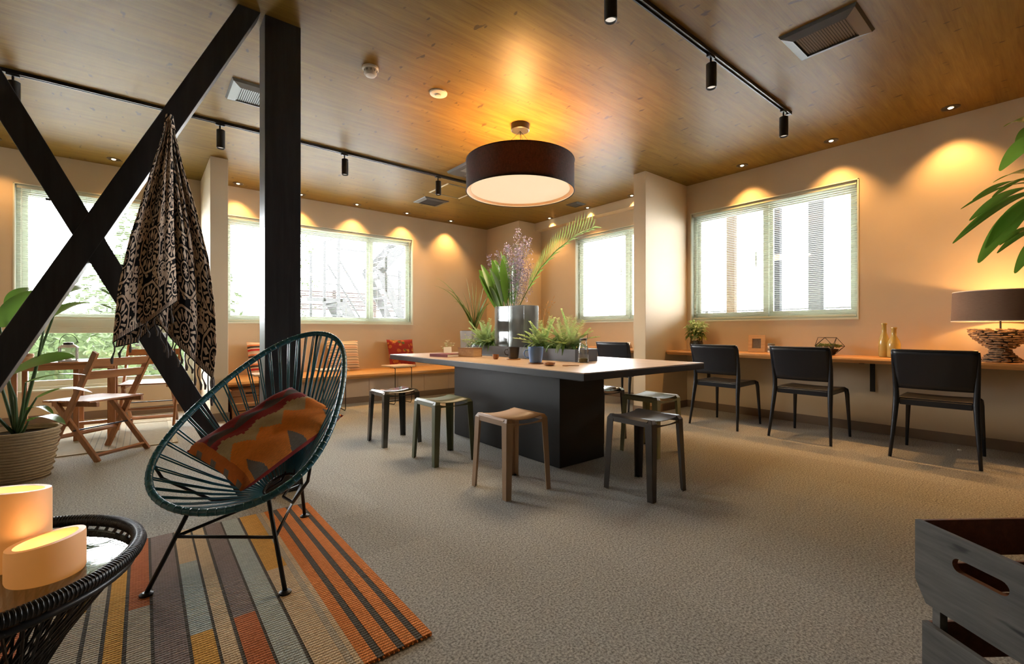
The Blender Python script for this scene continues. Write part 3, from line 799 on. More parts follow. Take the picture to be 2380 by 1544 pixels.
# tripod base: three rod legs with flat feet, joined by straight rods
def toloc(x, y, z):
    c_, s_ = math.cos(AC['phi']), math.sin(AC['phi']); dx, dy = x-AC['ox'], y-AC['oy']
    return Vector((c_*dx+s_*dy, -s_*dx+c_*dy, z))
feet = [toloc(.008, 2.182, RUGZ), toloc(.415, 1.870, RUGZ), toloc(.666, 2.576, RUGZ)]
tops = [toloc(.128, 2.096, .31), toloc(.388, 2.038, .34), toloc(.60, 2.44, .42)]
joint = []
for k, (f_, t_) in enumerate(zip(feet, tops)):
    MB().tube([f_+Vector((0,0,.006)), f_*.5+t_*.5, t_], .0085, 8).build('leg', M['black_metal'], ch, smooth=True)
    MB().lathe([(.022, 0), (.022, .006), (.012, .011)], 16, f_).build('foot_disc', M['black_metal'], ch)
    jf = (.72, .55, .47)[k]; joint.append(f_*(1-jf)+t_*jf)
for i in range(3): MB().tube([joint[i], joint[(i+1) % 3]], .0065, 8).build('stretcher', M['black_metal'], ch, smooth=True)
for s in (-1, 1):   # bent hoops below the rim that carry the shell
    rp = ring_pt(s*.95)
    MB().tube([rp+Vector((0, 0, -.012)), rp+Vector((-.02, -s*.02, -.075)), Vector((.10, s*.17, .285)), Vector((-.02, s*.06, .262)), Vector((-.16, s*.03, .285)), tops[2]], .0065, 8).build('seat_hoop', M['black_metal'], ch, smooth=True)
for t_ in tops[:2]: MB().tube([t_, t_*.5+HUB*.5+Vector((0, 0, -.03)), HUB+Vector((.05, 0, -.012))], .0065, 8).build('seat_strut', M['black_metal'], ch, smooth=True)
MB().tube([tops[2], Vector((-.37, 0, .66)), ring_pt(math.pi)+Vector((.005, 0, -.01))], .0075, 8).build('back_spine', M['black_metal'], ch, smooth=True)
sp_ = [ring_pt(math.pi)+Vector((.004, 0, 0)), Vector((-.40, 0, .78)), Vector((-.30, 0, .5)), Vector((-.19, 0, .30))]
MB().tube(sp_, .006, 8).build('back_cord', M['teal'], ch, smooth=True)

# kilim cushion lying in the chair
A_, T_, R_, B_ = Vector((.161,2.356,.509)), Vector((.589,2.523,.680)), Vector((.729,2.219,.600)), Vector((.303,2.094,.352))
cen = (A_+T_+R_+B_)/4
ux = ((T_-A_)+(R_-B_)).normalized(); uy = ((T_-R_)+(A_-B_)); uy = (uy-ux*uy.dot(ux)).normalized(); uz = ux.cross(uy)
m, t, b = base('kilim'); co = t.coord('UV'); s = t.sep(co); U, V = s[0], s[1]
st = t.math('DIVIDE', t.math('FLOOR', t.math('MULTIPLY', V, 44.0)), 44.0)     # stepped weave
def tri(u, per, ph=0.0): return t.math('ABSOLUTE', t.math('SUBTRACT', t.math('MULTIPLY', t.math('FRACT', t.math('ADD', t.math('DIVIDE', u, per), ph)), 2.0), 1.0))
def step(a, b_): return t.math('GREATER_THAN', a, b_)
def AND(a, b_): return t.math('MULTIPLY', a, b_)
orange, maroon, grey, bluegrey, khaki, red = (.80,.25,.035), (.26,.026,.030), (.19,.165,.135), (.30,.34,.43), (.48,.38,.21), (.40,.016,.012)
zig = t.math('MULTIPLY', tri(U, .235, .15), .17)
zig2 = t.math('MULTIPLY', tri(U, .30, .45), .16)
c = t.mix(step(st, t.math('ADD', .33, zig)), orange, khaki)
c = t.mix(step(st, t.math('ADD', .54, t.math('MULTIPLY', zig2, .5))), c, maroon)
c = t.mix(AND(step(st, .69), step(t.math('ADD', .74, t.math('MULTIPLY', zig, .65)), st)), c, (.085,.065,.065))
c = t.mix(step(st, .955), c, bluegrey)
# grey stepped triangles along the near edge and orange end border
c = t.mix(AND(step(t.math('SUBTRACT', .20, t.math('MULTIPLY', tri(U, .37, .05), .5)), st), step(U, .12)), c, grey)
c = t.mix(step(.085, t.math('ADD', U, t.math('MULTIPLY', tri(V, .2), .0))), c, (.56,.15,.025))
c = t.mix(AND(step(.03, U), step(.35, tri(V, .24, .2))), c, grey)
nz = t.noise(t.map(co, (14, 150, 1)), 2, 3)
c = t.mix(1.0, c, t.ramp(nz, [(.25, (.72,.72,.72)), (.75, (1.25,1.25,1.25))]), 'MULTIPLY')
t.L.new(c, b.inputs['Base Color']); b.inputs['Roughness'].default_value = .92
t.L.new(t.bump(t.noise(t.map(co, (260, 90, 1)), 1.5, 2), .5, .004), b.inputs['Normal'])
M['kilim'] = m; M['kilim_back'] = pmat('kilim_back_red', (.30,.010,.008), .9, var=.2, vscale=20)
L_, Wd, Tk = .53, .36, .13; n = 26; mb = MB(); uvs = []
for sgn in (1, -1):
    mb.mi = 0 if sgn > 0 else 1
    def fn(u, v, sgn=sgn):
        a, b_ = 2*u-1, 2*v-1
        k = (max(0, 1-abs(a)**5)*max(0, 1-abs(b_)**4))**.45
        x = a*L_/2*(1-.05*(1-b_*b_)*abs(a)**4); y = b_*Wd/2*(1-.05*(1-a*a)*abs(b_)**4)
        wr = .006*math.sin(a*9+b_*4)*k+.004*math.sin(b_*17+a*3)*k
        return (x, y, sgn*(Tk/2*k+wr*(1 if sgn > 0 else 0)))
    mb.grid(n, n, fn)
    uvs += [(i/(n-1), j/(n-1)) for i in range(n) for j in range(n)]
for fi in range(len(mb.f)//2): mb.f[fi] = mb.f[fi][::1]
pc = mb.build('kilim_cushion', [M['kilim'], M['kilim_back']], smooth=True, uv=uvs)
pc.matrix_world = Matrix(((ux.x, uy.x, uz.x, cen.x), (ux.y, uy.y, uz.y, cen.y), (ux.z, uy.z, uz.z, cen.z), (0,0,0,1)))
tag(pc, 'orange, maroon and grey kilim cushion lying in the teal string chair', 'cushion')

# ================================================================ STRIPED RUG
XE, Y0, Y1 = .734, 1.324, 2.775
dk, tan_, blu, mauve, rust, och, orn = (.105,.095,.080), (.58,.44,.28), (.40,.44,.41), (.25,.20,.185), (.46,.150,.060), (.62,.34,.08), (.62,.215,.060)
tan2 = (.44,.38,.29)
S = []   # (x0, x1, [(y_from, colour) from near to far])
def st_(x0, x1, *segs): S.append((x0, x1, segs))
orange_edges = [(.509,.548,orn),(.548,.572,dk),(.572,.614,orn),(.614,.638,dk),(.638,.678,orn),(.678,.702,dk),(.702,XE,orn)]
for x0, x1, c_ in orange_edges: st_(x0, x1, (Y0, c_))
st_(.491, .509, (Y0, tan_)); st_(.470, .491, (Y0, tan2)); 
st_(.394, .470, (Y0, tan_), (2.089, och)); st_(.383, .394, (Y0, dk))
st_(.314, .383, (Y0, blu)); st_(.305, .314, (Y0, dk))
st_(.241, .305, (Y0, rust), (1.818, mauve)); st_(.230, .241, (Y0, dk))
st_(.187, .230, (Y0, tan_)); st_(.178, .187, (Y0, dk))
st_(.118, .178, (Y0, och), (1.80, blu), (2.379, tan_)); st_(.108, .118, (Y0, dk))
st_(.027, .108, (Y0, mauve)); st_(.017, .027, (Y0, dk))
st_(-.041, .017, (Y0, tan2), (2.097, rust)); st_(-.052, -.041, (Y0, dk))
st_(-.096, -.052, (Y0, och)); st_(-.107, -.096, (Y0, dk))
st_(-.145, -.107, (Y0, tan2)); st_(-.157, -.145, (Y0, dk))
st_(-.223, -.157, (Y0, tan2), (2.18, och)); st_(-.236, -.223, (Y0, dk))
st_(-.290, -.236, (Y0, blu), (2.0, tan2)); 
x = -.290; cyc = [dk, rust, dk, tan2, dk, mauve, dk, orn, dk, blu, dk, tan_, dk, och]; i = 0; ws = [.011,.055,.010,.062,.012,.075]
while x > -1.62:
    w = .011 if cyc[i % 14] == dk else ws[(i*2+1) % 6]+.01*((i*7) % 3); st_(x-w, x, (Y0, cyc[i % 14])); x -= w; i += 1
rg = thing('woven_rug', 'striped flat-woven rug of orange, ochre, grey and rust under the teal chair', 'rug', ((XE+x)/2, (Y0+Y1)/2, 0))
def rugmat(name, col):
    m, t, b = base(name); co = t.coord(); s = t.sep(co)
    rib = t.math('SINE', t.math('MULTIPLY', s[1], 2*math.pi/.0125)); wv = t.math('SINE', t.math('MULTIPLY', s[0], 2*math.pi/.009))
    hgt = t.math('ADD', t.math('MULTIPLY', rib, .6), t.math('MULTIPLY', t.math('MULTIPLY', rib, wv), .5))
    sh = t.ramp(t.math('ADD', t.math('MULTIPLY', hgt, .4), .5), [(.15, (.58,.56,.54)), (.7, (1.1,1.1,1.1))])
    c = t.mix(1.0, t.mix(t.noise(co, 60, 3), [q*.95 for q in col], [min(1, q*1.4) for q in col]), sh, 'MULTIPLY')
    t.L.new(c, b.inputs['Base Color']); b.inputs['Roughness'].default_value = .95; b.inputs['Specular IOR Level'].default_value = .1
    t.L.new(t.bump(hgt, .5, .004), b.inputs['Normal']); return m
rm = {}
for x0, x1, segs in S:
    ys = [q[0] for q in segs]+[Y1]
    for k, (ya, c_) in enumerate(segs):
        if c_ not in rm: rm[c_] = rugmat('rug_weave_%d' % len(rm), c_)
        MB().box(x0-rg.location.x, x1-rg.location.x+.0005, ya-rg.location.y, ys[k+1]-rg.location.y, .001, RUGZ-(.0012 if c_ == dk else 0)).build('woven_stripe', rm[c_], rg)
mb = MB()
for k in range(150):
    xx = x+(XE-x)*(k+.5)/150-rg.location.x
    for yy, s in ((Y0, -1), (Y1, 1)): mb.tube([(xx, yy-rg.location.y, .006), (xx+.002, yy+s*.006-rg.location.y, .004)], .0032, 5)
tag(mb.build('bound_end', rm[orn], rg), kind='stuff')

# ================================================================ STRING SIDE TABLE WITH CANDLES
TC = (-.340, 1.715); TR, TH = .330, .395
st = thing('string_side_table', 'round black string side table with a glass top', 'side table', (TC[0], TC[1], 0))
M['black_cord'] = pmat('black_cord', (.005,.005,.0055), .38)
MB().tube([(TR*math.cos(a*math.pi/36), TR*math.sin(a*math.pi/36), TH) for a in range(72)], .017, 10, closed=True).build('rim', M['black_cord'], st, smooth=True)
MB().tube([((TR-.012)*math.cos(a*math.pi/36), (TR-.012)*math.sin(a*math.pi/36), TH-.034) for a in range(72)], .010, 8, closed=True).build('lower_rim', M['black_cord'], st, smooth=True)
mb = MB()
for i in range(250):
    a = 2*math.pi*i/250; p = Vector((TR*math.cos(a), TR*math.sin(a), TH)); tn = Vector((-math.sin(a), math.cos(a), 0))
    mb.tube([p-tn*.0018, p+tn*.0018], .0183, 8)
tag(mb.build('cord_wraps', M['black_cord'], st, smooth=True), kind='stuff')
for i in range(56):
    a = 2*math.pi*i/56; b2 = a+.55
    for bb in (a+.42, a-.42):
        MB().tube([((TR-.004)*math.cos(a), (TR-.004)*math.sin(a), TH-.012), (.185*math.cos((a+bb)/2), .185*math.sin((a+bb)/2), .20), (.115*math.cos(bb), .115*math.sin(bb), .075)], .0036, 5).build('cord', M['black_cord'], st)
MB().tube([(.115*math.cos(a*math.pi/18), .115*math.sin(a*math.pi/18), .075) for a in range(36)], .009, 8, closed=True).build('waist_ring', M['black_metal'], st, smooth=True)
for k in range(3):
    a = k*2.094+.9
    MB().tube([(.115*math.cos(a), .115*math.sin(a), .075), (.20*math.cos(a), .20*math.sin(a), .024)], .009, 8).build('leg', M['black_metal'], st, smooth=True)
MB().tube([(.20*math.cos(a*math.pi/18), .20*math.sin(a*math.pi/18), .0215) for a in range(36)], .009, 8, closed=True).build('base_ring', M['black_metal'], st, smooth=True)
M['clear_glass'] = glassmat('table_glass', (.93,.97,.95), .18)
MB().lathe([(TR-.022, TH-.025), (TR-.020, TH-.021), (TR-.022, TH-.017)], 64).build('glass_top', M['clear_glass'], st)
GZ = TH-.016
m = bpy.data.materials.new('lit_wax'); m.use_nodes = True; t = NT(m); b = t.N['Principled BSDF']
b.inputs['Base Color'].default_value = (.66,.44,.28,1); b.inputs['Roughness'].default_value = .5
b.inputs['Emission Color'].default_value = (1,.36,.06,1); b.inputs['Emission Strength'].default_value = .20
b.inputs['Subsurface Weight'].default_value = .35; b.inputs['Subsurface Radius'].default_value = (.03,.015,.008); M['wax'] = m
M['glow'] = emitmat('candle_glow', (1,.58,.16), .6)
CS, CT = (-.192, 1.648), (-.268, 1.782)
def candle(label, x, y, r, h, seed):
    o = thing('flameless_candle', label, 'candle', (x, y, GZ), 0, None); rnd = random.Random(seed)
    mb = MB(); n = 40; prof = [(r*.97, 0), (r, .006), (r, h-.008), (r*.985, h), (r*.80, h), (r*.76, h-.008), (r*.70, h-.05)]
    vs = []
    for q, (rr, z) in enumerate(prof):
        for j in range(n):
            a = 2*math.pi*j/n; dz = .010*math.sin(a+1.0+seed) if q >= 2 else 0
            vs.append((rr*math.cos(a), rr*math.sin(a), z+dz))
    fs = [(i*n+j, i*n+(j+1) % n, (i+1)*n+(j+1) % n, (i+1)*n+j) for i in range(len(prof)-1) for j in range(n)]+[tuple(range(n-1,-1,-1))]
    mb.add(vs, fs); mb.build('wax_body', M['wax'], o, auto=True)
    MB().lathe([(r*.72, h-.048), (r*.70, h-.046)], 32).build('glowing_well', M['glow'], o)
    MB().tube([(0, 0, h-.046), (.001, 0, h-.030)], .002, 6).build('wick', M['slot'], o)
    light('POINT', 'candle_flame', (0, 0, h-.02), CANDLE_W, (1,.55,.2), o, .015)
candle('short wide flameless candle glowing on the glass string table', CS[0], CS[1], .075, .090, 1)
candle('tall flameless candle glowing on the glass string table', CT[0], CT[1], .072, .196, 3)
# ================================================================ BLOCK PRINT THROW HANGING FROM THE BRACE
m, t, b = base('block_print'); co = t.coord('UV'); s = t.sep(co); U, V = s[0], s[1]
def band(x, c, w): return t.math('LESS_THAN', t.math('ABSOLUTE', t.math('SUBTRACT', x, c)), w)
def OR(*a):
    r = a[0]
    for q in a[1:]: r = t.math('MAXIMUM', r, q)
    return r
def medal(P, du, dv):
    x = t.math('SUBTRACT', t.math('FRACT', t.math('ADD', t.math('DIVIDE', U, P), du)), .5)
    y = t.math('SUBTRACT', t.math('FRACT', t.math('ADD', t.math('DIVIDE', V, P*1.15), dv)), .5)
    r = t.math('SQRT', t.math('ADD', t.math('MULTIPLY', x, x), t.math('MULTIPLY', y, y)))
    th = t.math('ARCTAN2', y, x)
    c8 = t.math('COSINE', t.math('MULTIPLY', th, 8.0)); c4 = t.math('COSINE', t.math('MULTIPLY', th, 4.0)); c16 = t.math('COSINE', t.math('MULTIPLY', th, 16.0))
    ring = band(t.math('ADD', r, t.math('MULTIPLY', c8, .012)), .40, .022)
    petals = t.math('MULTIPLY', t.math('LESS_THAN', t.math('ABSOLUTE', t.math('SUBTRACT', r, .27)), t.math('ADD', .015, t.math('MULTIPLY', c8, .05))), 1.0)
    sprigs = t.math('MULTIPLY', band(r, .27, .085), t.math('GREATER_THAN', c16, .45))
    inner = band(r, .145, .014); flower = t.math('LESS_THAN', r, t.math('ADD', .06, t.math('MULTIPLY', c8, .035)))
    return r, OR(ring, petals, sprigs, inner, flower)
r1, m1 = medal(.30, .1, .2); r2, m2 = medal(.30, .6, .7)
vd = t.vor(t.map(co, (1, 1, 1)), 21); vn = t.vor(t.map(co, (1,1,1), (.3,.7,0)), 30)
fill = OR(band(vd, .33, .12), t.math('LESS_THAN', vn, .26))
far1 = t.math('GREATER_THAN', r1, .43); far2 = t.math('GREATER_THAN', r2, .33)
pat = OR(t.math('MULTIPLY', m1, t.math('SUBTRACT', 1.0, far1)), t.math('MULTIPLY', far1, t.math('MULTIPLY', fill, 1.0)))
pat = OR(pat, t.math('MULTIPLY', t.math('MULTIPLY', far1, t.math('LESS_THAN', r2, .30)), t.math('GREATER_THAN', m2, .5)))
hem = t.math('LESS_THAN', V, .034)
comb = t.math('GREATER_THAN', t.math('FRACT', t.math('DIVIDE', U, .0155)), .45)
pat = t.math('ADD', t.math('MULTIPLY', pat, t.math('SUBTRACT', 1.0, hem)), t.math('MULTIPLY', t.math('MULTIPLY', comb, hem), t.math('GREATER_THAN', V, .006)))
wv = t.noise(t.map(co, (500, 500, 1)), 1, 2)
c = t.mix(pat, (.012,.012,.014), t.mix(wv, (.56,.43,.32), (.76,.62,.49)))
t.L.new(c, b.inputs['Base Color']); b.inputs['Roughness'].default_value = .95; b.inputs['Specular IOR Level'].default_value = .15
t.L.new(t.bump(wv, .3, .003), b.inputs['Normal']); M['print'] = m
M['fringe'] = pmat('fringe_yarn', (.10,.09,.085), .95, var=.7, vscale=120)
th = thing('hanging_throw', 'black and cream block-print throw hung from the cross brace', 'throw', (.10, 2.97, .74))
TO = Vector(th.location)
def flap(top, hemline, right_edge, left_edge, folds, amp, yoff, n=60, k=46, wscale=1.0):
    """sheet fanning out from the hook down to a hem; edges are polylines of (x,z) from top to hem end"""
    def pol(pts, u):
        L = [0]
        for i in range(1, len(pts)): L.append(L[-1]+math.dist(pts[i], pts[i-1]))
        q = u*L[-1]
        for i in range(1, len(pts)):
            if q <= L[i] or i == len(pts)-1:
                f = (q-L[i-1])/max(1e-9, L[i]-L[i-1]); return [pts[i-1][j]+(pts[i][j]-pts[i-1][j])*f for j in range(2)]
    mb = MB(); uvs = []
    for i in range(n):
        a = i/(n-1)
        for j in range(k):
            v = j/(k-1)
            l = pol(left_edge, v); r_ = pol(right_edge, v); h = pol(hemline, a)
            e0 = pol(left_edge, 1); e1 = pol(right_edge, 1)
            x = l[0]*(1-a)+r_[0]*a + (h[0]-(e0[0]*(1-a)+e1[0]*a))*v*v
            z = l[1]*(1-a)+r_[1]*a + (h[1]-(e0[1]*(1-a)+e1[1]*a))*v**1.5
            fo = math.sin(a*folds*2*math.pi+.6*math.sin(v*3))*amp*(.35+.65*v)+.5*amp*math.sin(a*folds*4.3*math.pi+1)*(1-v*.6)
            y = yoff-fo-.02*v
            mb.v.append((x-TO.x, y-TO.y, z-TO.z))
            uvs.append((a*.62*wscale+.11, (1-v)*1.28))
    for i in range(n-1):
        for j in range(k-1): mb.f.append([i*k+j, (i+1)*k+j, (i+1)*k+j+1, i*k+j+1]); mb.m.append(0)
    return mb, uvs
hk = (.105, 2.075)
lf_left = [(.093,2.08),(.060,1.93),(.028,1.798),(-.012,1.62),(-.055,1.441),(-.095,1.20),(-.115,.937)]
lf_right = [(.112,2.08),(.118,1.8),(.122,1.5),(.130,1.3),(.135,1.15)]
hem_l = [(-.115,.937),(-.055,.985),(.02,1.039),(.106,1.124),(.135,1.15)]
mb, uv = flap(hk, hem_l, lf_right, lf_left, 1.6, .020, 2.925); mb.build('front_fold', M['print'], th, smooth=True, solid=.003, uv=uv)
rt_left = [(.095,2.075),(.075,1.8),(.060,1.5),(.050,1.25),(.045,1.06)]
rt_right = [(.118,2.08),(.16,1.872),(.216,1.657),(.273,1.389),(.302,1.112),(.308,.90),(.292,.735)]
hem_r = [(.045,1.06),(.115,.951),(.188,.86),(.244,.793),(.292,.735)]
mb, uv = flap(hk, hem_r, rt_right, rt_left, 2.2, .022, 2.965); mb.build('rear_fold', M['print'], th, smooth=True, solid=.003, uv=uv)
bk_left = [(.095,2.07),(.05,1.8),(.0,1.5),(-.07,1.2),(-.108,.93)]
bk_right = [(.112,2.07),(.16,1.8),(.20,1.5),(.24,1.2),(.27,.90)]
mb, uv = flap(hk, [(-.108,.915),(-.03,.935),(.05,1.03),(.12,.99),(.27,.88)], bk_right, bk_left, 1.3, .014, 3.005); mb.build('inner_fold', M['print'], th, smooth=True, solid=.003, uv=uv)
mb = MB(); mb.grid(12, 10, lambda u, v: (.105+.016*(1+.6*v)*math.cos(u*2*math.pi)-TO.x, 2.955+.024*(1+v*.4)*math.sin(u*2*math.pi)-TO.y, 2.115-.07*v-TO.z), closeu=True)
mb.build('hung_loop', M['print'], th, smooth=True, uv=[(i*.01, 1.2+j*.01) for i in range(12) for j in range(10)])
rnd = random.Random(5)
def tassel(x, y, z, L):
    pts = [(x-TO.x, y-TO.y, z-TO.z)]; dx = rnd.uniform(-.012, .012)
    for q in range(1, 6): pts.append((x+dx*math.sin(q*1.1)-TO.x, y+rnd.uniform(-.003, .003)-TO.y, z-L*q/5-TO.z))
    MB().tube(pts, [.003, .0034, .003, .0034, .0065, .0045], 6).build('tassel', M['fringe'], th, smooth=True)
for k in range(8):
    a = k/7; tassel(-.113+.225*a, 2.905, .940+.20*a**1.15, rnd.uniform(.07, .12))
for k in range(12):
    a = k/11; tassel(.075+.215*a, 2.93, 1.01-.272*a, rnd.uniform(.08, .14))
for k in range(5): tassel(.285+.003*k, 2.92+.008*k, .745, rnd.uniform(.10, .17))
MB().tube([(.105-TO.x, 3.045-TO.y, 2.06-TO.z), (.105-TO.x, 2.98-TO.y, 2.06-TO.z), (.105-TO.x, 2.965-TO.y, 2.09-TO.z)], .005, 6).build('hook', M['dark_steel'], th)

# ================================================================ BASKET PLANT
M['palm_leaf'] = leafmat('paddle_leaf', (.030,.085,.014), (.060,.14,.025), .25, .25)
M['stem'] = pmat('leaf_stem', (.035,.075,.02), .5)
M['soil'] = pmat('soil', (.03,.022,.016), .95, bump=.6, bscale=40)
PL = (-.66, 4.47)
pp = thing('potted_plant', 'broad-leaved paddle plant in a woven straw basket', 'potted plant', (PL[0], PL[1], 0))
m, t, b = base('straw_basket'); co = t.coord(); s = t.sep(co)
ridge = t.math('SINE', t.math('ADD', t.math('MULTIPLY', s[2], 2*math.pi/.019), t.math('MULTIPLY', t.noise(co, 9, 3), 5.0)))
fb = t.noise(t.map(co, (20, 20, 160)), 1.4, 4, .6)
t.L.new(t.mix(fb, (.26,.165,.075), (.56,.42,.24)), b.inputs['Base Color']); b.inputs['Roughness'].default_value = .85
t.L.new(t.bump(t.math('ADD', t.math('MULTIPLY', ridge, .5), fb), .9, .012), b.inputs['Normal']); M['straw'] = m
mb = MB(); prof = []
nb = 16
for i in range(nb+1):
    u = i/nb; r = .158+.055*u**.8+.006*math.cos(i*math.pi)
    prof.append((r, .33*u))
prof += [(.198, .335), (.190, .30)]
mb.lathe(prof, 48, capt=False); mb.build('basket', M['straw'], pp, smooth=True)
MB().lathe([(.192, .285), (.19, .29)], 32).build('soil', M['soil'], pp)
def paddle(base_xyz, mid, start, tip, w, up=(0,0,1), fold=.30, droop=.05):
    b0, m0, s0, t0 = [Vector(q)-Vector((PL[0], PL[1], 0)) for q in (base_xyz, mid, start, tip)]
    st_p = [b0, b0*.6+m0*.4+(s0-b0)*.0, m0, m0*.4+s0*.6, s0]
    MB().tube(st_p, [.011, .010, .008, .006, .005], 8).build('stem', M['stem'], pp, smooth=True)
    pts = []
    for i in range(13):
        u = i/12; p = s0.lerp(t0, u); p.z += droop*math.sin(u*math.pi)-(droop*.5*u*u); pts.append(p)
    MB().leaf(pts, w, up, fold, prof=lambda u: (math.sin(math.pi*min(1, u*.94+.06))**.62)*(1-.25*u)).build('leaf', M['palm_leaf'], pp, smooth=True, subd=1)
bx_ = (PL[0], PL[1], .28)
paddle(bx_, (-.56,4.40,.75), (-.503,4.268,1.065), (-.15,3.982,1.164), .062, droop=.06)
paddle(bx_, (-.55,4.45,.85), (-.42,4.20,1.235), (-.166,3.995,1.255), .060, droop=.05, fold=.1)
paddle(bx_, (-.66,4.42,.55), (-.70,4.43,.70), (-.349,4.143,.838), .085, up=(-.3,-.5,.8), droop=.03, fold=.15)
paddle(bx_, (-.62,4.38,.5), (-.602,4.348,.654), (-.294,4.098,.716), .030, droop=.02)
paddle(bx_, (-.60,4.36,.45), (-.547,4.303,.555), (-.261,4.071,.612), .040, droop=.045, fold=.0)
paddle(bx_, (-.70,4.46,.7), (-.734,4.455,1.02), (-.56,4.30,1.28), .085, up=(.6,-.6,.2), droop=.03, fold=.1)
paddle(bx_, (-.72,4.50,.8), (-.70,4.46,1.15), (-.58,4.30,1.29), .05, droop=.02)
paddle(bx_, (-.62,4.40,.33), (-.59,4.35,.40), (-.40,4.20,.395), .055, droop=.04, fold=.1)
paddle(bx_, (-.63,4.42,.36), (-.60,4.37,.47), (-.46,4.23,.46), .035, droop=.03)
paddle(bx_, (-.75,4.42,.45), (-.80,4.36,.60), (-.95,4.20,.62), .06, droop=.05)
paddle(bx_, (-.76,4.55,.7), (-.88,4.62,1.0), (-1.15,4.70,1.05), .07, droop=.06)

# ================================================================ WOODEN FOLDING CHAIRS, TABLE AND MAT BY THE TALL WINDOW
mt = thing('floor_mat', 'natural woven floor mat with dark lines under the folding chairs', 'mat', (-.55, 5.82, 0))
m, t, b = base('sisal'); co = t.coord(); s = t.sep(co)
ln = t.math('LESS_THAN', t.math('FRACT', t.math('MULTIPLY', s[0], 22)), .16); zone = t.math('LESS_THAN', t.math('ABSOLUTE', t.math('SUBTRACT', t.math('FRACT', t.math('MULTIPLY', s[0], 1.55)), .5)), .24)
c = t.mix(t.math('MULTIPLY', t.math('MULTIPLY', ln, zone), t.noise(co, 40, 2)), t.mix(t.noise(co, 30, 3), (.22,.175,.10), (.31,.26,.165)), (.06,.05,.04))
t.L.new(c, b.inputs['Base Color']); b.inputs['Roughness'].default_value = .95; t.L.new(t.bump(t.noise(co, 220, 2), .5, .005), b.inputs['Normal']); M['sisal'] = m
MB().box(-.77, .77, -.78, .78, 0, .006).build('weave', M['sisal'], mt)
M['straw_edge'] = pmat('mat_binding', (.33,.27,.165), .9, var=.15, vscale=30)
for q in ((-.79,-.75,-.80,.80), (.75,.79,-.80,.80), (-.75,.75,-.80,-.765), (-.75,.75,.765,.80)): MB().box(*q, 0, .009).build('binding', M['straw_edge'], mt, bevel=.003)

def folding_chair(label, x, y, heading, z=0):
    """local +x = facing"""
    o = thing('folding_chair', label, 'chair', (x, y, z), heading, 'wooden folding chairs by the tall window'); T = M['teak']
    W2 = .225
    for s in (-1, 1):
        # long rail: front foot up to the top of the back
        MB().bar((.215, s*W2, 0), (-.235, s*W2, .835), .022, .045, (1,0,.55)).build('back_post', T, o, bevel=.003)
        MB().bar((-.225, s*(W2-.026), 0), (.165, s*(W2-.026), .435), .022, .042, (1,0,-.9)).build('cross_leg', T, o, bevel=.003)
        MB().bar((-.19, s*(W2-.05), .433), (.225, s*(W2-.05), .425), .022, .036, (0,0,1)).build('seat_rail', T, o, bevel=.003)
    for k in range(6):
        xx = -.165+k*.074
        MB().box(xx, xx+.066, -.215, .215, .449-k*.0015, .463-k*.0015).build('seat_slat', M['teak_y'], o, bevel=.003)
    for k, zz in enumerate((.66, .755)):
        xb = -.235+(.835-zz)*.539
        mb = MB(); n = 9
        vs = []
        for i in range(n):
            yy = -.225+.45*i/(n-1); cv = -.018*(1-(2*i/(n-1)-1)**2)
            for dz, dx in ((-.032, .016), (.032, -.018)):
                vs += [(xb+cv+dx, yy, zz+dz), (xb+cv+dx-.014, yy, zz+dz-.003)]
        fs = []
        for i in range(n-1):
            a_ = i*4; b_ = a_+4
            fs += [(a_, b_, b_+2, a_+2), (a_+1, a_+3, b_+3, b_+1), (a_+2, b_+2, b_+3, a_+3), (a_, a_+1, b_+1, b_)]
        fs += [(0,2,3,1), (4*n-4, 4*n-3, 4*n-1, 4*n-2)]
        mb.add(vs, fs); mb.build('back_slat', M['teak_y'], o, bevel=.002)
    MB().bar((.118, -W2, .18), (.118, W2, .18), .018, .034, (1,0,.5)).build('stretcher', M['teak_y'], o, bevel=.003)
    MB().bar((-.185, -W2+.02, .045), (-.185, W2-.02, .045), .018, .034, (1,0,-.9)).build('stretcher', M['teak_y'], o, bevel=.003)
    MB().bar((-.03, -W2, .235), (-.03, W2, .235), .010, .010).build('pivot_rod', M['dark_steel'], o)
    return o
M['teak_y'] = wood('teak_across', (.20,.075,.025), (.40,.17,.06), 'Y', 1.2, .5, .12)
f1 = folding_chair('wooden folding chair standing half off the mat beside the basket plant', -.267, 4.952, math.atan2(.745, -.67))
dup(f1, (.06, 6.15, .007), R(-100), 'wooden folding chair tucked in by the tall window sill')
# balcony table
wt = thing('wooden_table', 'slatted wooden table in front of the tall window', 'table', (-.66, 5.86, .007))
for k in range(6):
    y = -.30+k*.1005
    MB().box(-.46, .46, y, y+.093, .695, .713).build('top_slat', M['teak_flat'], wt, bevel=.003)
for s in (-1, 1):
    MB().bar((-.44, s*.275, .67), (.44, s*.275, .67), .022, .05).build('apron', M['teak_flat'], wt, bevel=.002)
    for sy in (-1, 1): MB().box(s*.43-.028, s*.43+.028, sy*.25-.022, sy*.25+.022, 0, .695).build('leg', M['teak'], wt, bevel=.003)
    MB().bar((s*.43, -.25, .10), (s*.43, .25, .10), .02, .04).build('stretcher', M['teak'], wt)
    for k in range(2): MB().box(s*.19-.018+k*.0, s*.19+.018, -.235+k*.45, -.20+k*.45, 0, .69).build('gate_leg', M['teak'], wt, bevel=.003)
MB().bar((-.43, 0, .12), (.43, 0, .12), .03, .03).build('stretcher', M['teak_flat'], wt)
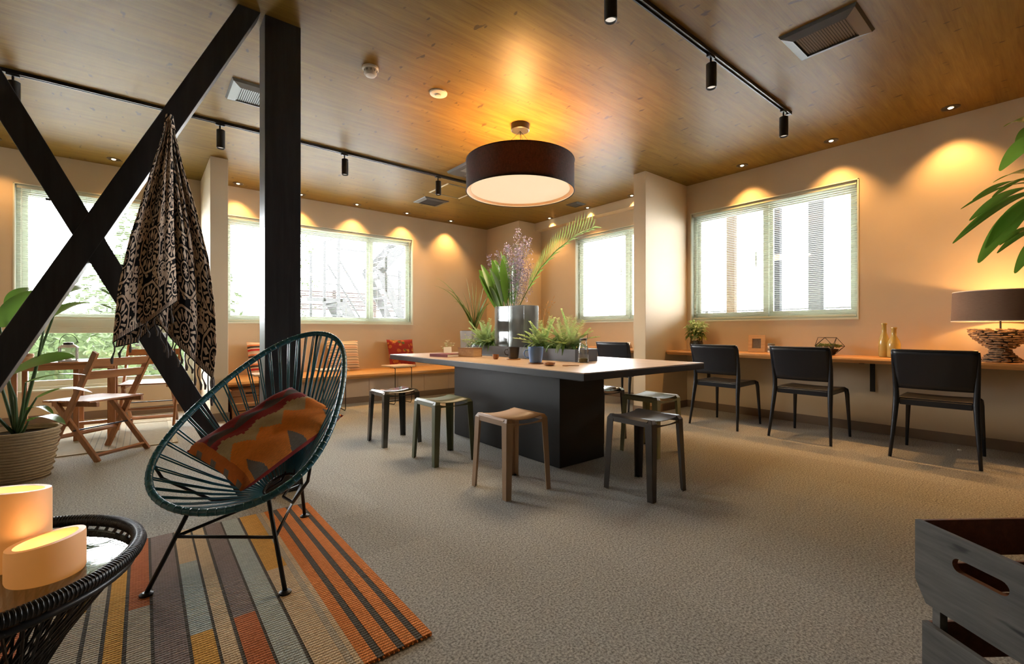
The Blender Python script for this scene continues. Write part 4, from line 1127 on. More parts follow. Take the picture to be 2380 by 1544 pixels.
# lantern
M['lantern'] = pmat('lantern_white', (.55,.56,.55), .4, .3)
ln_ = thing('metal_lantern', 'small glass lantern with a wire handle on the wooden table', 'lantern', (-.525, 5.70, .72))
MB().box(-.062, .062, -.062, .062, 0, .014).build('base', M['lantern'], ln_, bevel=.002)
for sx in (-1, 1):
    for sy in (-1, 1): MB().box(sx*.056-.005, sx*.056+.005, sy*.056-.005, sy*.056+.005, .014, .125).build('corner_post', M['lantern'], ln_)
MB().prism([(-.066,-.066),(.066,-.066),(.066,.066),(-.066,.066)], lambda x,y: (x,y,.125), lambda x,y: (x*.62,y*.62,.15)).build('roof', M['lantern'], ln_)
MB().lathe([(.034, .15), (.034, .168), (.026, .172)], 16).build('cap', M['dark_steel'], ln_)
for q in ((-.056,.056,-.057,-.055), (-.056,.056,.055,.057), (-.057,-.055,-.056,.056), (.055,.057,-.056,.056)): MB().box(*q, .014, .125).build('pane', M['pane'], ln_)
MB().tube([(.058*math.cos(a*math.pi/12), 0, .168+.075*math.sin(a*math.pi/12)) for a in range(13)], .0028, 6).build('handle', M['dark_steel'], ln_, smooth=True)
MB().lathe([(.022, .014), (.022, .07)], 16).build('candle', M['white_plastic'], ln_)
cp = thing('wooden_cup', 'small wooden cup on the slatted table', 'cup', (-.80, 5.75, .72))
MB().lathe([(.045, 0), (.052, .01), (.055, .075), (.050, .075), (.046, .012), (.001, .010)], 24, capt=False).build('body', M['pale_wood'], cp, auto=True)
MB().lathe([(.0555, .055), (.056, .058), (.0556, .062)], 24, capb=False, capt=False).build('band', M['teak'], cp)

# ================================================================ ON THE COUNTER
CZ = .752
def sprig_cloud(mb, c, r, n, ll, lw, rnd, zs=1.0, droop=.0, up=.3):
    for _ in range(n):
        a = rnd.uniform(0, 2*math.pi); e = rnd.uniform(-.3, 1.0); q = rnd.random()**.5
        d = Vector((math.cos(a)*math.cos(e), math.sin(a)*math.cos(e), math.sin(e)))
        p = Vector(c)+Vector((d.x*r*q, d.y*r*q, d.z*r*q*zs)); dd = (d+Vector((rnd.uniform(-.6,.6), rnd.uniform(-.6,.6), rnd.uniform(-.4,.6)+up))).normalized()
        L = ll*rnd.uniform(.6, 1.3)
        mb.leaf([p, p+dd*L*.5+Vector((0,0,.1*L)), p+dd*L+Vector((0,0,-droop*L))], lw*rnd.uniform(.7, 1.2), (rnd.uniform(-.5,.5), rnd.uniform(-.5,.5), 1), .2)
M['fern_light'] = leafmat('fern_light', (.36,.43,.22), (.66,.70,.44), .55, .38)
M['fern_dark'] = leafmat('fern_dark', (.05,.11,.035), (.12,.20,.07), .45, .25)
M['fern_yellow'] = leafmat('fern_yellow', (.22,.24,.04), (.42,.38,.08), .5, .35)
M['jar_glass'] = pmat('jar_glass', (.92,.96,.94), .02, trans=1.0)
rnd = random.Random(11)
fj = thing('jar_fern', 'leafy fern growing out of a glass jar on the counter by the partition', 'potted plant', (5.30, 2.93, CZ))
MB().lathe([(.055, 0), (.072, .02), (.080, .08), (.070, .15), (.062, .18), (.066, .185)], 28, capt=False).build('jar', M['clear_glass'], fj, smooth=True)
MB().lathe([(.062, .006), (.072, .08), (.064, .12)], 20).build('moss', M['soil'], fj)
mb = MB(); sprig_cloud(mb, (0, 0, .25), .10, 170, .07, .017, rnd, 1.1, .3); tag(mb.build('foliage', M['fern_light'], fj), kind='stuff')
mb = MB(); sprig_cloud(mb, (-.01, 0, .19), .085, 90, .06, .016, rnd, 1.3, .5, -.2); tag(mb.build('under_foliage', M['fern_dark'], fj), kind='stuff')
mb = MB(); sprig_cloud(mb, (.0, -.06, .15), .05, 26, .05, .014, rnd, 1.3, .5, -.4); tag(mb.build('yellow_foliage', M['fern_yellow'], fj), kind='stuff')
# picture frame
pf = thing('picture_frame', 'small pale wooden picture frame on the counter', 'picture frame', (5.41, 2.27, CZ), R(72))
pf.rotation_euler = (R(-9), 0, R(-78))
w_, h_, k_ = .086, .155, .042
mb = MB(); mb.box(-w_, w_, -.012, .006, 0, k_); mb.box(-w_, w_, -.012, .006, h_+.02-k_+.02, h_+.04); mb.box(-w_, -w_+k_, -.012, .006, k_, h_+.0); mb.box(w_-k_, w_, -.012, .006, k_, h_+.0)
mb.build('frame', M['pale_wood'], pf, bevel=.003)
M['photo'] = pmat('grey_print', (.14,.12,.10), .4, var=.6, vscale=40)
MB().box(-w_+k_, w_-k_, -.002, .003, k_, h_).build('print', M['photo'], pf)
# white ringed cups
cs_ = thing('ceramic_tumbler', 'white ringed ceramic tumbler on the counter', 'tumbler', (5.38, 2.10, CZ))
for k in range(4): MB().lathe([(.032, k*.026), (.036, k*.026+.006), (.036, k*.026+.018), (.032, k*.026+.0255)], 20).build('ring_section', M['white_plastic'] if k % 2 == 0 else M['vent_pale'], cs_, smooth=True)
cw = thing('wooden_coaster', 'small stack of pale wooden coasters beside the white tumbler', 'coaster', (5.40, 2.02, CZ))
for k in range(6): MB().lathe([(.045, k*.013), (.045, k*.013+.011)], 20).build('disc', M['pale_wood'], cw)
# geometric terrarium
gt = thing('geometric_terrarium', 'open black wire geometric terrarium filled with succulents on the counter', 'terrarium', (5.33, 1.55, CZ))
P = []
for (z, r, ph, n_) in ((.004, .055, .3, 5), (.09, .135, .0, 5), (.175, .085, .6, 5)):
    P.append([Vector((r*math.cos(ph+2*math.pi*i/n_), r*math.sin(ph+2*math.pi*i/n_), z)) for i in range(n_)])
edges = []
for rg_ in P:
    for i in range(5): edges.append((rg_[i], rg_[(i+1) % 5]))
for i in range(5):
    edges += [(P[0][i], P[1][i]), (P[0][i], P[1][(i+1) % 5]), (P[1][i], P[2][i]), (P[1][i], P[2][i-1])]
for a_, b_ in edges: MB().tube([a_, b_], .0024, 5).build('wire_edge', M['black_metal'], gt)
mb = MB()
for i in range(46):
    a = rnd.uniform(0, 6.28); q = .11*rnd.random()**.5; c_ = Vector((q*math.cos(a), q*math.sin(a), .07+.03*rnd.random()))
    for j in range(6):
        aa = j*1.047+rnd.random(); d = Vector((math.cos(aa), math.sin(aa), .7)); mb.leaf([c_, c_+d*.012, c_+d*.024+Vector((0,0,.004))], .007, (0,0,1), .3)
tag(mb.build('succulents', leafmat('succulent', (.045,.075,.022), (.13,.16,.06), .4, .2), gt), kind='stuff')
MB().lathe([(.052, .006), (.09, .06), (.001, .075)], 5, capt=False).build('soil', M['soil'], gt)
# yellow bottles
M['yellow_glass'] = pmat('yellow_glass', (.62,.50,.16), .18, trans=.35, coat=.3)
def bottle(label, x, y, R_, h, neck):
    o = thing('glass_bottle', label, 'bottle', (x, y, CZ), 0, 'yellow glass bottles on the counter')
    MB().lathe([(R_*.8, 0), (R_, .008), (R_, h*.42), (R_*.85, h*.55), (neck, h*.72), (neck*.92, h*.94), (neck*1.12, h*.96), (neck*1.12, h), (neck*.7, h), (neck*.6, h*.75)], 28, capt=False).build('body', M['yellow_glass'], o, smooth=True)
    MB().lathe([(neck*1.15, h*.955), (neck*1.2, h*.975), (neck*1.15, h*.995)], 20, capb=False, capt=False).build('lip', M['yellow_glass'], o, smooth=True)
bottle('tall slim yellow glass bottle on the counter', 5.37, 1.115, .042, .315, .019)
bottle('shorter rounder yellow glass bottle on the counter', 5.30, 1.03, .049, .275, .020)
# driftwood lamp
lp = thing('table_lamp', 'table lamp with a wide brown shade on a driftwood base', 'table lamp', (5.255, .365, CZ))
M['drift'] = wood('driftwood', (.14,.075,.035), (.42,.28,.16), 'X', 3.0, .85, .4)
rnd = random.Random(7); rows = 15
MB().lathe([(.10, .0), (.085, .05), (.05, .085), (.045, .10), (.09, .15), (.13, .21), (.14, .245)], 24).build('core', M['slot'], lp)
mb = MB()
for i in range(rows):
    u = i/(rows-1); z = .008+.245*u
    r = .128-.075*math.sin(min(1, u/.36)*math.pi/2) if u < .36 else .053+.125*math.sin((u-.36)/.64*math.pi/2)
    n_ = int(10+r*60)
    for j in range(n_):
        a = 2*math.pi*(j+rnd.random()*.6)/n_; L = rnd.uniform(.035, .07); tn = Vector((-math.sin(a), math.cos(a), rnd.uniform(-.18, .18))); p = Vector((r*math.cos(a), r*math.sin(a), z+rnd.uniform(-.004, .004)))
        mb.tube([p-tn*L/2, p+Vector((math.cos(a), math.sin(a), 0))*.004, p+tn*L/2], [.005, rnd.uniform(.007, .0105), .004], 5)
tag(mb.build('driftwood_sticks', M['drift'], lp), kind='stuff')
MB().tube([(0, 0, .25), (0, 0, .40)], .006, 8).build('stem', M['dark_steel'], lp)
m = bpy.data.materials.new('lamp_linen'); m.use_nodes = True; t = NT(m); b = t.N['Principled BSDF']
co = t.coord(); wv = t.noise(t.map(co, (40,40,300)), 1, 3); t.L.new(t.mix(wv, (.22,.13,.085), (.36,.235,.16)), b.inputs['Base Color']); b.inputs['Roughness'].default_value = .85
tl = t.node('ShaderNodeBsdfTranslucent'); tl.inputs[0].default_value = (.30,.12,.045,1); mx = t.node('ShaderNodeMixShader'); mx.inputs[0].default_value = .25
t.L.new(b.outputs[0], mx.inputs[1]); t.L.new(tl.outputs[0], mx.inputs[2]); t.L.new(mx.outputs[0], t.N['Material Output'].inputs[0])
MB().lathe([(.283, .32), (.275, .555)], 56, capb=False, capt=False).build('lamp_shade', m, lp, smooth=True); lsh = [c for c in lp.children if c.name.startswith('lamp_shade')][0]
M['shade_rim'] = pmat('shade_lining', (.85,.74,.58), .7)
MB().lathe([(.279, .3215), (.271, .5535)], 56, capb=False, capt=False).build('shade_lining', M['shade_rim'], lsh, smooth=True)
for z, r in ((.32, .281), (.555, .273)): MB().tube([(r*math.cos(a*math.pi/28), r*math.sin(a*math.pi/28), z) for a in range(56)], .004, 6, closed=True).build('shade_ring', M['shade_rim'], lsh, smooth=True)
for k in range(3): MB().tube([(0, 0, .40), (.275*math.cos(k*2.094), .275*math.sin(k*2.094), .53)], .002, 5).build('spider_arm', M['dark_steel'], lp)
MB().sphere((0, 0, .42), .03, 14, 10).build('bulb', emitmat('lamp_bulb', (1,.75,.42), 10), lp, smooth=True)
light('POINT', 'lamp_light', (0, 0, .46), LAMP_W, WARM, lp, .035)
# bay beyond the partition: card on the counter
cd = thing('table_card', 'white folded card standing on the counter in the bay', 'card', (5.20, 3.86, CZ), R(60))
M['paper'] = pmat('white_paper', (.82,.82,.80), .7)
MB().add([(-.055, -.03, 0), (.055, -.03, 0), (.055, 0, .085), (-.055, 0, .085)], [(0,1,2,3)]).build('front_leaf', M['paper'], cd, solid=.002)
MB().add([(-.055, .03, 0), (.055, .03, 0), (.055, 0, .085), (-.055, 0, .085)], [(0,1,2,3)]).build('rear_leaf', M['paper'], cd, solid=.002)

# ================================================================ TREE PLANT BESIDE THE COUNTER
fp = thing('floor_plant', 'tall glossy-leaved floor plant beside the counter chairs', 'potted plant', (3.45, -.12, 0))
FO = Vector((3.45, -.12, 0))
MB().lathe([(.14, 0), (.17, .02), (.20, .34), (.205, .36), (.19, .36), (.185, .32)], 32, capt=False).build('pot', M['trough'], fp, auto=True)
MB().lathe([(.188, .315), (.186, .32)], 28).build('soil', M['soil'], fp)
M['glossy'] = leafmat('glossy_leaf', (.035,.10,.010), (.085,.21,.020), .22, .40)
M['bark'] = pmat('bark', (.10,.065,.035), .8, var=.3, vscale=30, bump=.4)
MB().tube([(0,0,.3), (.02,.01,.8), (-.02,.03,1.3), (0,.02,1.75)], [.028, .024, .02, .012], 10).build('trunk', M['bark'], fp, smooth=True)
whorls = [((3.30,.03,1.66), [((2.975,.293,1.60), .045), ((2.905,.352,1.40), .04), ((2.935,.30,1.50), .045), ((2.995,.277,1.31), .058), ((3.10,.10,1.33), .06), ((3.16,.20,1.42), .07), ((3.22,-.12,1.4), .06), ((3.13,.24,1.70), .045), ((2.94,.33,1.56), .028), ((3.04,.26,1.38), .045), ((2.93,.33,1.44), .028), ((3.08,.24,1.62), .04)]),
          ((3.28,.02,1.44), [((3.06,.215,1.39), .032), ((3.02,.22,1.35), .03), ((3.10,.17,1.26), .04), ((3.25,-.2,1.25), .05)]),
          ((3.6,-.25,1.80), [((3.75,-.5,1.75), .06), ((3.85,-.2,1.7), .06), ((3.5,-.5,1.6), .06), ((3.4,-.1,2.0), .06), ((3.75,-.05,2.0), .06)]),
          ((3.5,.05,1.95), [((3.35,.22,2.02), .05), ((3.7,.2,2.0), .05), ((3.5,-.1,2.2), .05), ((3.55,.25,1.85), .05)])]
for hubp, lv in whorls:
    h_ = Vector(hubp)-FO
    MB().tube([(0, .02, min(1.7, h_.z-.1)), h_*.5+Vector((0,.01,(min(1.7, h_.z-.1))*.5)), h_], [.009, .006, .004], 7).build('branch', M['stem'], fp, smooth=True)
    for tip, w in lv:
        tp = Vector(tip)-FO; pts = []
        for i in range(10):
            u = i/9; p = h_.lerp(tp, u); p.z += .06*math.sin(u*math.pi); pts.append(p)
        MB().leaf(pts, w, (.25,-.3,1), .22, prof=lambda u: max(.04, math.sin(math.pi*min(1, u*.9+.06))**.9)*(1 if u > .12 else .35)).build('leaf', M['glossy'], fp, smooth=True, subd=1)

# ================================================================ WEATHERED CRATES
M['crate_out'] = wood('weathered_grey_wood', (.040,.038,.034), (.105,.099,.088), 'X', 1.6, .8, .35, knots=1)
M['crate_in'] = wood('brown_crate_wood', (.10,.032,.012), (.19,.07,.028), 'X', 1.6, .6, .2)
ang = math.atan2(-.8, -.6)   # local +x runs along the end panel
def crate(label, z, x, y, H, posts):
    o = thing('wooden_crate', label, 'crate', (x, y, z), ang, None); Wc, Lc, th_ = .32, .46, .014
    # end panels with a hand slot (local x: 0..Wc, local y: 0 and Lc)
    for yy in (0, Lc-th_):
        sl = (Wc/2-.062, Wc/2+.062, H-.082, H-.050)
        mb = MB()
        def ring(pts, y0, y1): return pts
        out = [(0, H), (0, .05), (.03, 0), (Wc-.03, 0), (Wc, .05), (Wc, H)]
        # slot outline, rounded ends
        cz, hr = (sl[2]+sl[3])/2, (sl[3]-sl[2])/2; ins = []
        for k in range(9): a = math.pi/2+math.pi*k/8; ins.append((sl[0]+hr+hr*math.cos(a), cz+hr*math.sin(a)))
        for k in range(9): a = -math.pi/2+math.pi*k/8; ins.append((sl[1]-hr+hr*math.cos(a), cz+hr*math.sin(a)))
        for y0 in (yy, yy+th_):
            mb.v += [(p[0], y0, p[1]) for p in out]+[(p[0], y0, p[1]) for p in ins]
        no, ni = len(out), len(ins); N_ = no+ni
        # bridge faces between outline and slot
        links = [(0, 0), (1, 4), (2, 8), (3, 9), (4, 13), (5, 17)]
        def seq(a_, b_, n_): 
            r = [a_]
            while r[-1] != b_: r.append((r[-1]+1) % n_)
            return r
        for base_, flip in ((0, False), (N_, True)):
            for q in range(6):
                o0, i0 = links[q]; o1, i1 = links[(q+1) % 6]
                f = [o0, o1]+[no+k for k in reversed(seq(i0, i1, ni))]
                f = [base_+k for k in f]; mb.f.append(f[::-1] if flip else f); mb.m.append(0)
        for q in range(no): mb.f.append([q, (q+1) % no, N_+(q+1) % no, N_+q][::-1]); mb.m.append(0)
        for q in range(ni): mb.f.append([no+q, no+(q+1) % ni, N_+no+(q+1) % ni, N_+no+q]); mb.m.append(1)
        mb.build('end_panel', [M['crate_out'], M['crate_in']], o)
    for xx in (0, Wc-.010):
        for z0, z1 in ((H-.095, H), (.012, .09)):
            mb = MB(); mb.box(xx, xx+.010, th_, Lc-th_, z0, z1); mb.build('side_slat', M['crate_in'], o, bevel=.0015)
    for k in range(3): MB().box(.012+k*.1, .105+k*.1, th_, Lc-th_, .002, .011).build('bottom_board', M['crate_in'], o)
    if posts:
        for xx in (.012, Wc-.032):
            for yy in (th_+.002, Lc-th_-.022): MB().box(xx, xx+.02, yy, yy+.02, .011, H+.045).build('corner_post', M['crate_out'], o)
    return o
def perp(p, along, across):
    d = Vector((math.cos(ang), math.sin(ang))); n = Vector((-d.y, d.x)); return (p[0]+d.x*along+n.x*across, p[1]+d.y*along+n.y*across)
crate('weathered grey wooden crate on top of the stack', .295, 1.588, .265, .205, False)
q = perp((1.588, .265), .02, .0)
crate('weathered grey wooden crate at the bottom of the stack', 0, q[0], q[1], .245, True)

# ================================================================ PLANTER TROUGH AND FLOWERS ON THE BIG TABLE
tr = thing('planter_trough', 'long grey planter trough along the middle of the big table', 'planter', (2.92, 3.40, TZ))
mb = MB(); mb.box(-.14, .14, -.80, .80, 0, .010); mb.box(-.14, -.128, -.80, .80, .010, .105); mb.box(.128, .14, -.80, .80, .010, .105); mb.box(-.128, .128, -.80, -.788, .010, .105); mb.box(-.128, .128, .788, .80, .010, .105)
mb.build('box', M['trough'], tr, bevel=.002)
MB().box(-.127, .127, -.787, .787, .01, .075).build('soil', M['soil'], tr)
M['pebble'] = pmat('white_pebble', (.62,.57,.50), .6)
mb = MB(); rnd = random.Random(2)
for _ in range(150): mb.sphere((rnd.uniform(-.115, .115), rnd.uniform(-.77, .77), .082), rnd.uniform(.008, .014), 6, 4, .7)
tag(mb.build('pebbles', M['pebble'], tr), kind='stuff')
TZ2 = TZ+.078
def fern(label, x, y, n, L, rnd, spread=1.0):
    o = thing('fern', label, 'fern', (x, y, TZ2)); lt, dk_ = MB(), MB()
    for i in range(n):
        a = rnd.uniform(0, 2*math.pi); e = rnd.uniform(.55, 1.35); l = L*rnd.uniform(.7, 1.15); bx0 = Vector((rnd.uniform(-.05,.05), rnd.uniform(-.05,.05), 0))
        d = Vector((math.cos(a)*math.cos(e)*spread, math.sin(a)*math.cos(e)*spread, math.sin(e)))
        pts = [bx0+d*l*u+Vector((0, 0, -.35*l*u*u*math.cos(e))) for u in [k/9 for k in range(10)]]
        lt.tube(pts, [.0022]*10, 4, caps=False)
        for k in range(2, 10):
            p = pts[k]; tn = (pts[min(9, k+1)]-pts[k-1]).normalized(); sd = tn.cross(Vector((0,0,1))).normalized()
            for s_ in (-1, 1):
                for q in range(3):
                    pq = p+tn*(q-1)*l*.037; dd = (sd*s_+tn*.45+Vector((0,0,rnd.uniform(-.1,.35)))).normalized(); ll_ = l*.19*(1.15-k/12)
                    lt.leaf([pq, pq+dd*ll_*.5, pq+dd*ll_], .0105, (0,0,1), .2)
    for i in range(26):
        a = rnd.uniform(0, 2*math.pi); l = rnd.uniform(.10, .19); r0 = rnd.uniform(.02, .09); p = Vector((r0*math.cos(a), r0*math.sin(a), .03))
        d = Vector((math.cos(a), math.sin(a), .35)); dk_.leaf([p, p+d*l*.4+Vector((0,0,.02)), p+d*l*.8+Vector((0,0,-.03)), p+d*l+Vector((0,0,-.10))], .013, (0,0,1), .2)
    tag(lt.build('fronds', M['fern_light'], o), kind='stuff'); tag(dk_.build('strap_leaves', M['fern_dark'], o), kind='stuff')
    return o
rnd = random.Random(21)
fern('pale green fern in the trough between the glass vases and the jar, nearest the jar', 2.93, 2.83, 24, .36, rnd, 1.0)
fern('pale green fern in the trough beside the right glass vase', 2.92, 3.12, 22, .33, rnd, .95)
fern('pale green fern at the bench end of the trough', 2.92, 4.05, 26, .34, rnd, 1.0)
fern('small pale green fern in the trough beside the left glass vase', 2.90, 3.88, 12, .26, rnd, .9)

# glass vases
def vase(label, x, y, fill):
    o = thing('glass_vase', label, 'vase', (x, y, TZ2), R(4), 'square glass vases in the trough'); a, h, k = .105, .43, .008
    mb = MB()
    mb.box(-a, a, -a, a, 0, .012)
    mb.box(-a, -a+k, -a, a, .012, h); mb.box(a-k, a, -a, a, .012, h); mb.box(-a+k, a-k, -a, -a+k, .012, h); mb.box(-a+k, a-k, a-k, a, .012, h)
    mb.build('vase_body', M['vase_glass'], o, bevel=.002)
    MB().box(-a+k+.0008, a-k-.0008, -a+k+.0008, a-k-.0008, .0128, fill).build('water', M['water'], o)
    return o
m = bpy.data.materials.new('vase_glass'); m.use_nodes = True; t = NT(m); t.N.clear(); out = t.node('ShaderNodeOutputMaterial')
tr_ = t.node('ShaderNodeBsdfTransparent'); tr_.inputs[0].default_value = (.90,.94,.93,1); gl = t.node('ShaderNodeBsdfGlossy'); gl.inputs['Roughness'].default_value = .04
df = t.node('ShaderNodeBsdfTranslucent'); df.inputs[0].default_value = (.85,.90,.90,1); d2 = t.node('ShaderNodeBsdfDiffuse'); d2.inputs[0].default_value = (.8,.84,.84,1)
x1_ = t.node('ShaderNodeMixShader'); x1_.inputs[0].default_value = .5; t.L.new(df.outputs[0], x1_.inputs[1]); t.L.new(d2.outputs[0], x1_.inputs[2])
x2_ = t.node('ShaderNodeMixShader'); t.L.new(t.math('MULTIPLY', t.noise(t.map(t.coord(), (7,7,3)), 1.5, 3), .30), x2_.inputs[0]); t.L.new(tr_.outputs[0], x2_.inputs[1]); t.L.new(x1_.outputs[0], x2_.inputs[2])
lw_ = t.node('ShaderNodeLayerWeight'); lw_.inputs[0].default_value = .3; x3_ = t.node('ShaderNodeMixShader'); t.L.new(lw_.outputs['Fresnel'], x3_.inputs[0]); t.L.new(x2_.outputs[0], x3_.inputs[1]); t.L.new(gl.outputs[0], x3_.inputs[2]); t.L.new(x3_.outputs[0], out.inputs[0])
M['vase_glass'] = m
M['water'] = pmat('water', (.95,.98,.97), .0, trans=1.0); M['water'].node_tree.nodes['Principled BSDF'].inputs['IOR'].default_value = 1.33
va = vase('square clear glass vase in the trough nearer the bench', 2.92, 3.655, .29)
vase('square clear glass vase in the trough nearer the jar', 2.92, 3.425, .30)
# bouquet standing in the first vase
bq = thing('bouquet', 'tall bouquet of broad leaves, a palm frond and lilac sprays in the glass vase', 'bouquet', (2.92, 3.60, TZ2+.02))
BO = Vector((2.92, 3.60, TZ2+.02))
M['bq_leaf'] = leafmat('bouquet_leaf', (.022,.062,.006), (.060,.135,.014), .28, .22)
M['bq_palm'] = leafmat('palm_frond', (.06,.10,.02), (.12,.18,.04), .4, .25)
M['bq_lilac'] = pmat('lilac_flower', (.40,.33,.46), .9, var=.25, vscale=60)
def W(x, y, z): return Vector((x, y, z))-BO
rnd = random.Random(4)
lv = [((2.90,4.16,1.67), .042), ((2.93,4.06,1.58), .045), ((2.95,3.94,1.76), .045), ((2.92,3.80,1.83), .045), ((2.90,3.72,1.78), .045), ((2.98,3.85,1.66), .042), ((2.75,3.75,1.62), .045), ((3.0,3.55,1.60), .042), ((2.86,3.92,1.52), .045), ((2.75,3.55,1.70), .04), ((3.05,3.75,1.70), .04), ((2.86,4.10,1.60), .035), ((2.80,3.98,1.70), .035), ((2.95,4.02,1.68), .035), ((2.84,3.84,1.74), .035), ((2.78,3.66,1.66), .035), ((2.86,3.60,1.58), .035), ((2.98,3.66,1.72), .035), ((2.82,3.86,1.46), .04)]
for tip, w_ in lv:
    tp = W(*tip); st0 = Vector((rnd.uniform(-.04,.04), rnd.uniform(-.03,.05), .0)); nk = st0.lerp(tp, .45); nk.z += .05
    MB().tube([st0, st0*.5+nk*.5, nk], [.004, .004, .003], 6).build('leaf_stem', M['stem'], bq, smooth=True)
    pts = [nk.lerp(tp, u/9)+Vector((0, 0, .035*math.sin(u/9*math.pi))) for u in range(10)]
    MB().leaf(pts, w_, (rnd.uniform(-1,.3), rnd.uniform(-1,.2), rnd.uniform(0,.8)), .35, prof=lambda u: math.sin(math.pi*min(1, u*.92+.05))**.8).build('leaf', M['bq_leaf'], bq, smooth=True)
# palm frond
fr = [W(2.93,3.52,1.22), W(2.95,3.38,1.42), W(2.96,3.22,1.60), W(2.97,3.02,1.74), W(2.97,2.78,1.84), W(2.97,2.57,1.87)]
def cat(pts, u):
    k = min(len(pts)-2, int(u*(len(pts)-1))); f = u*(len(pts)-1)-k; return pts[k].lerp(pts[k+1], f)
MB().tube([Vector((.0,.0,.0))]+fr, [.005,.005,.0045,.004,.003,.0025,.0015], 6).build('frond_rib', M['bq_palm'], bq, smooth=True)
for i in range(26):
    u = .18+.80*i/25; p = cat(fr, u); tn = (cat(fr, min(1, u+.03))-cat(fr, max(0, u-.03))).normalized()
    L = .22*(1-.45*abs(u-.5)*1.2)
    tip = p+Vector((0, -.25, 1)).normalized()*L*(.95 if u < .95 else .5)+tn*L*.12
    MB().leaf([p, p.lerp(tip, .5)+tn*.01, tip], .0062, (1,0,0), .2).build('leaflet', M['bq_palm'], bq)
    if i % 2 == 0:
        tip = p+tn*L*.6+Vector((0, -.05, -.02)); MB().leaf([p, p.lerp(tip, .5)+Vector((0,0,.015)), tip], .009, (1,0,0), .2).build('leaflet', M['bq_palm'], bq)
# lilac sprays
mb = MB(); mb2 = MB()
sprays = [(2.93,3.52,1.98), (2.93,3.42,1.90), (2.95,3.90,1.83), (2.96,4.05,1.80), (2.9,3.66,1.85), (2.95,3.50,1.70), (2.90,3.45,1.62), (2.95,3.36,1.60), (2.88,3.52,1.50), (2.92,3.62,1.68), (2.95,3.72,1.86), (2.93,3.55,1.80), (2.92,3.34,1.86), (2.92,3.47,1.78)]
for sp_ in sprays:
    tp = W(*sp_); mb2.tube([Vector((0,-.02,.05)), tp*.5+Vector((0,0,.05)), tp], [.002,.0018,.001], 4, caps=False)
    for k in range(150):
        u = rnd.uniform(.55, 1.03); p = Vector((0,-.02,.05)).lerp(tp, u)+Vector((0,0,.1*u*(1-u))); sp2 = .15*(1.10-u)+.014
        q = p+Vector((rnd.uniform(-1,1), rnd.uniform(-1,1), rnd.uniform(-.3,1)))*sp2
        if k % 3 == 0: mb2.tube([p, q], .0008, 3, caps=False)
        d = Vector((rnd.uniform(-1,1), rnd.uniform(-1,1), rnd.uniform(-.2,1))).normalized()*.011
        mb.leaf([q-d, q, q+d], .0042, (rnd.random(), rnd.random(), 1), .3)
tag(mb.build('lilac_blossom', M['bq_lilac'], bq), kind='stuff'); tag(mb2.build('spray_twigs', M['stem'], bq), kind='stuff')

# dried flower spray behind the right vase
dr = thing('dried_flowers', 'thin dried orange flower sprigs beside the right glass vase', 'dried flowers', (3.0, 3.27, TZ2))
M['dried'] = pmat('dried_petal', (.62,.36,.16), .8)
for (dx, dy, z) in ((.02,-.08,.44), (.0,-.14,.36), (.03,-.04,.40), (.0,-.18,.48)):
    MB().tube([(0,0,0), (dx*.5, dy*.5, z*.6), (dx, dy, z)], .0018, 4).build('stem', M['dried'], dr)
    mb = MB()
    for k in range(5):
        d = Vector((rnd.uniform(-.3,.3), rnd.uniform(-1,.6), rnd.uniform(-.2,.7)))*.05; p = Vector((dx, dy, z-.02*k)); mb.leaf([p, p+d*.5, p+d], .005, (1,0,.2), .2)
    mb.build('petals', M['dried'], dr)

# spiky plant in a tall pot behind the table
sk = thing('spiky_plant', 'spiky-leaved plant in a tall grey planter by the corner column', 'potted plant', (3.95, 5.78, 0))
M['pot_grey'] = pmat('tall_pot_grey', (.22,.21,.195), .6, var=.1)
MB().prism([(-.14,-.14),(.14,-.14),(.14,.14),(-.14,.14)], lambda x,y: (x,y,0), lambda x,y: (x*1.2,y*1.2,.99)).build('tall_pot', M['pot_grey'], sk, bevel=.006)
MB().box(-.15, .15, -.15, .15, .985, .996).build('soil', M['soil'], sk)
M['spike'] = leafmat('spike_leaf', (.045,.075,.018), (.12,.16,.045), .4, .25)
tips = [(1018,632),(1012,650),(1078,632),(1098,640),(1125,640),(1150,660),(1160,675),(1045,690),(1110,655),(1090,650),(1068,665),(1140,700)]
sx_, cx2 = math.sin(R(39)), math.cos(R(39))
for i, (dxr, dz, fw) in enumerate([(-.62,.82,.0), (-.66,.70,.1), (-.13,.80,-.05), (.02,.78,.05), (.17,.78,-.1), (.34,.66,.05), (.42,.58,-.08), (-.36,.46,.2), (.09,.70,.2), (-.03,.72,-.2), (-.18,.60,-.15), (.28,.42,-.2), (-.45,.62,-.2), (.2,.6,.25)]):
    # spread across the view-independent plane of the plant: radial azimuth from i
    tip = Vector((cx2*dxr+sx_*fw, -sx_*dxr+cx2*fw, 1.0+dz)); b0 = Vector((rnd.uniform(-.03,.03), rnd.uniform(-.03,.03), .99))
    pts = []
    for k in range(10):
        u = k/9; p = b0.lerp(tip, u); p.z += .16*math.sin(u*math.pi)*min(1, abs(dxr)*2.2); pts.append(p)
    MB().leaf(pts, .030, (0,-.2,1) if abs(dxr) > .2 else (1,-.6,.3), .35, prof=lambda u: (1-u)**.6*min(1, .55+u*2)).build('leaf', M['spike'], sk, smooth=True)

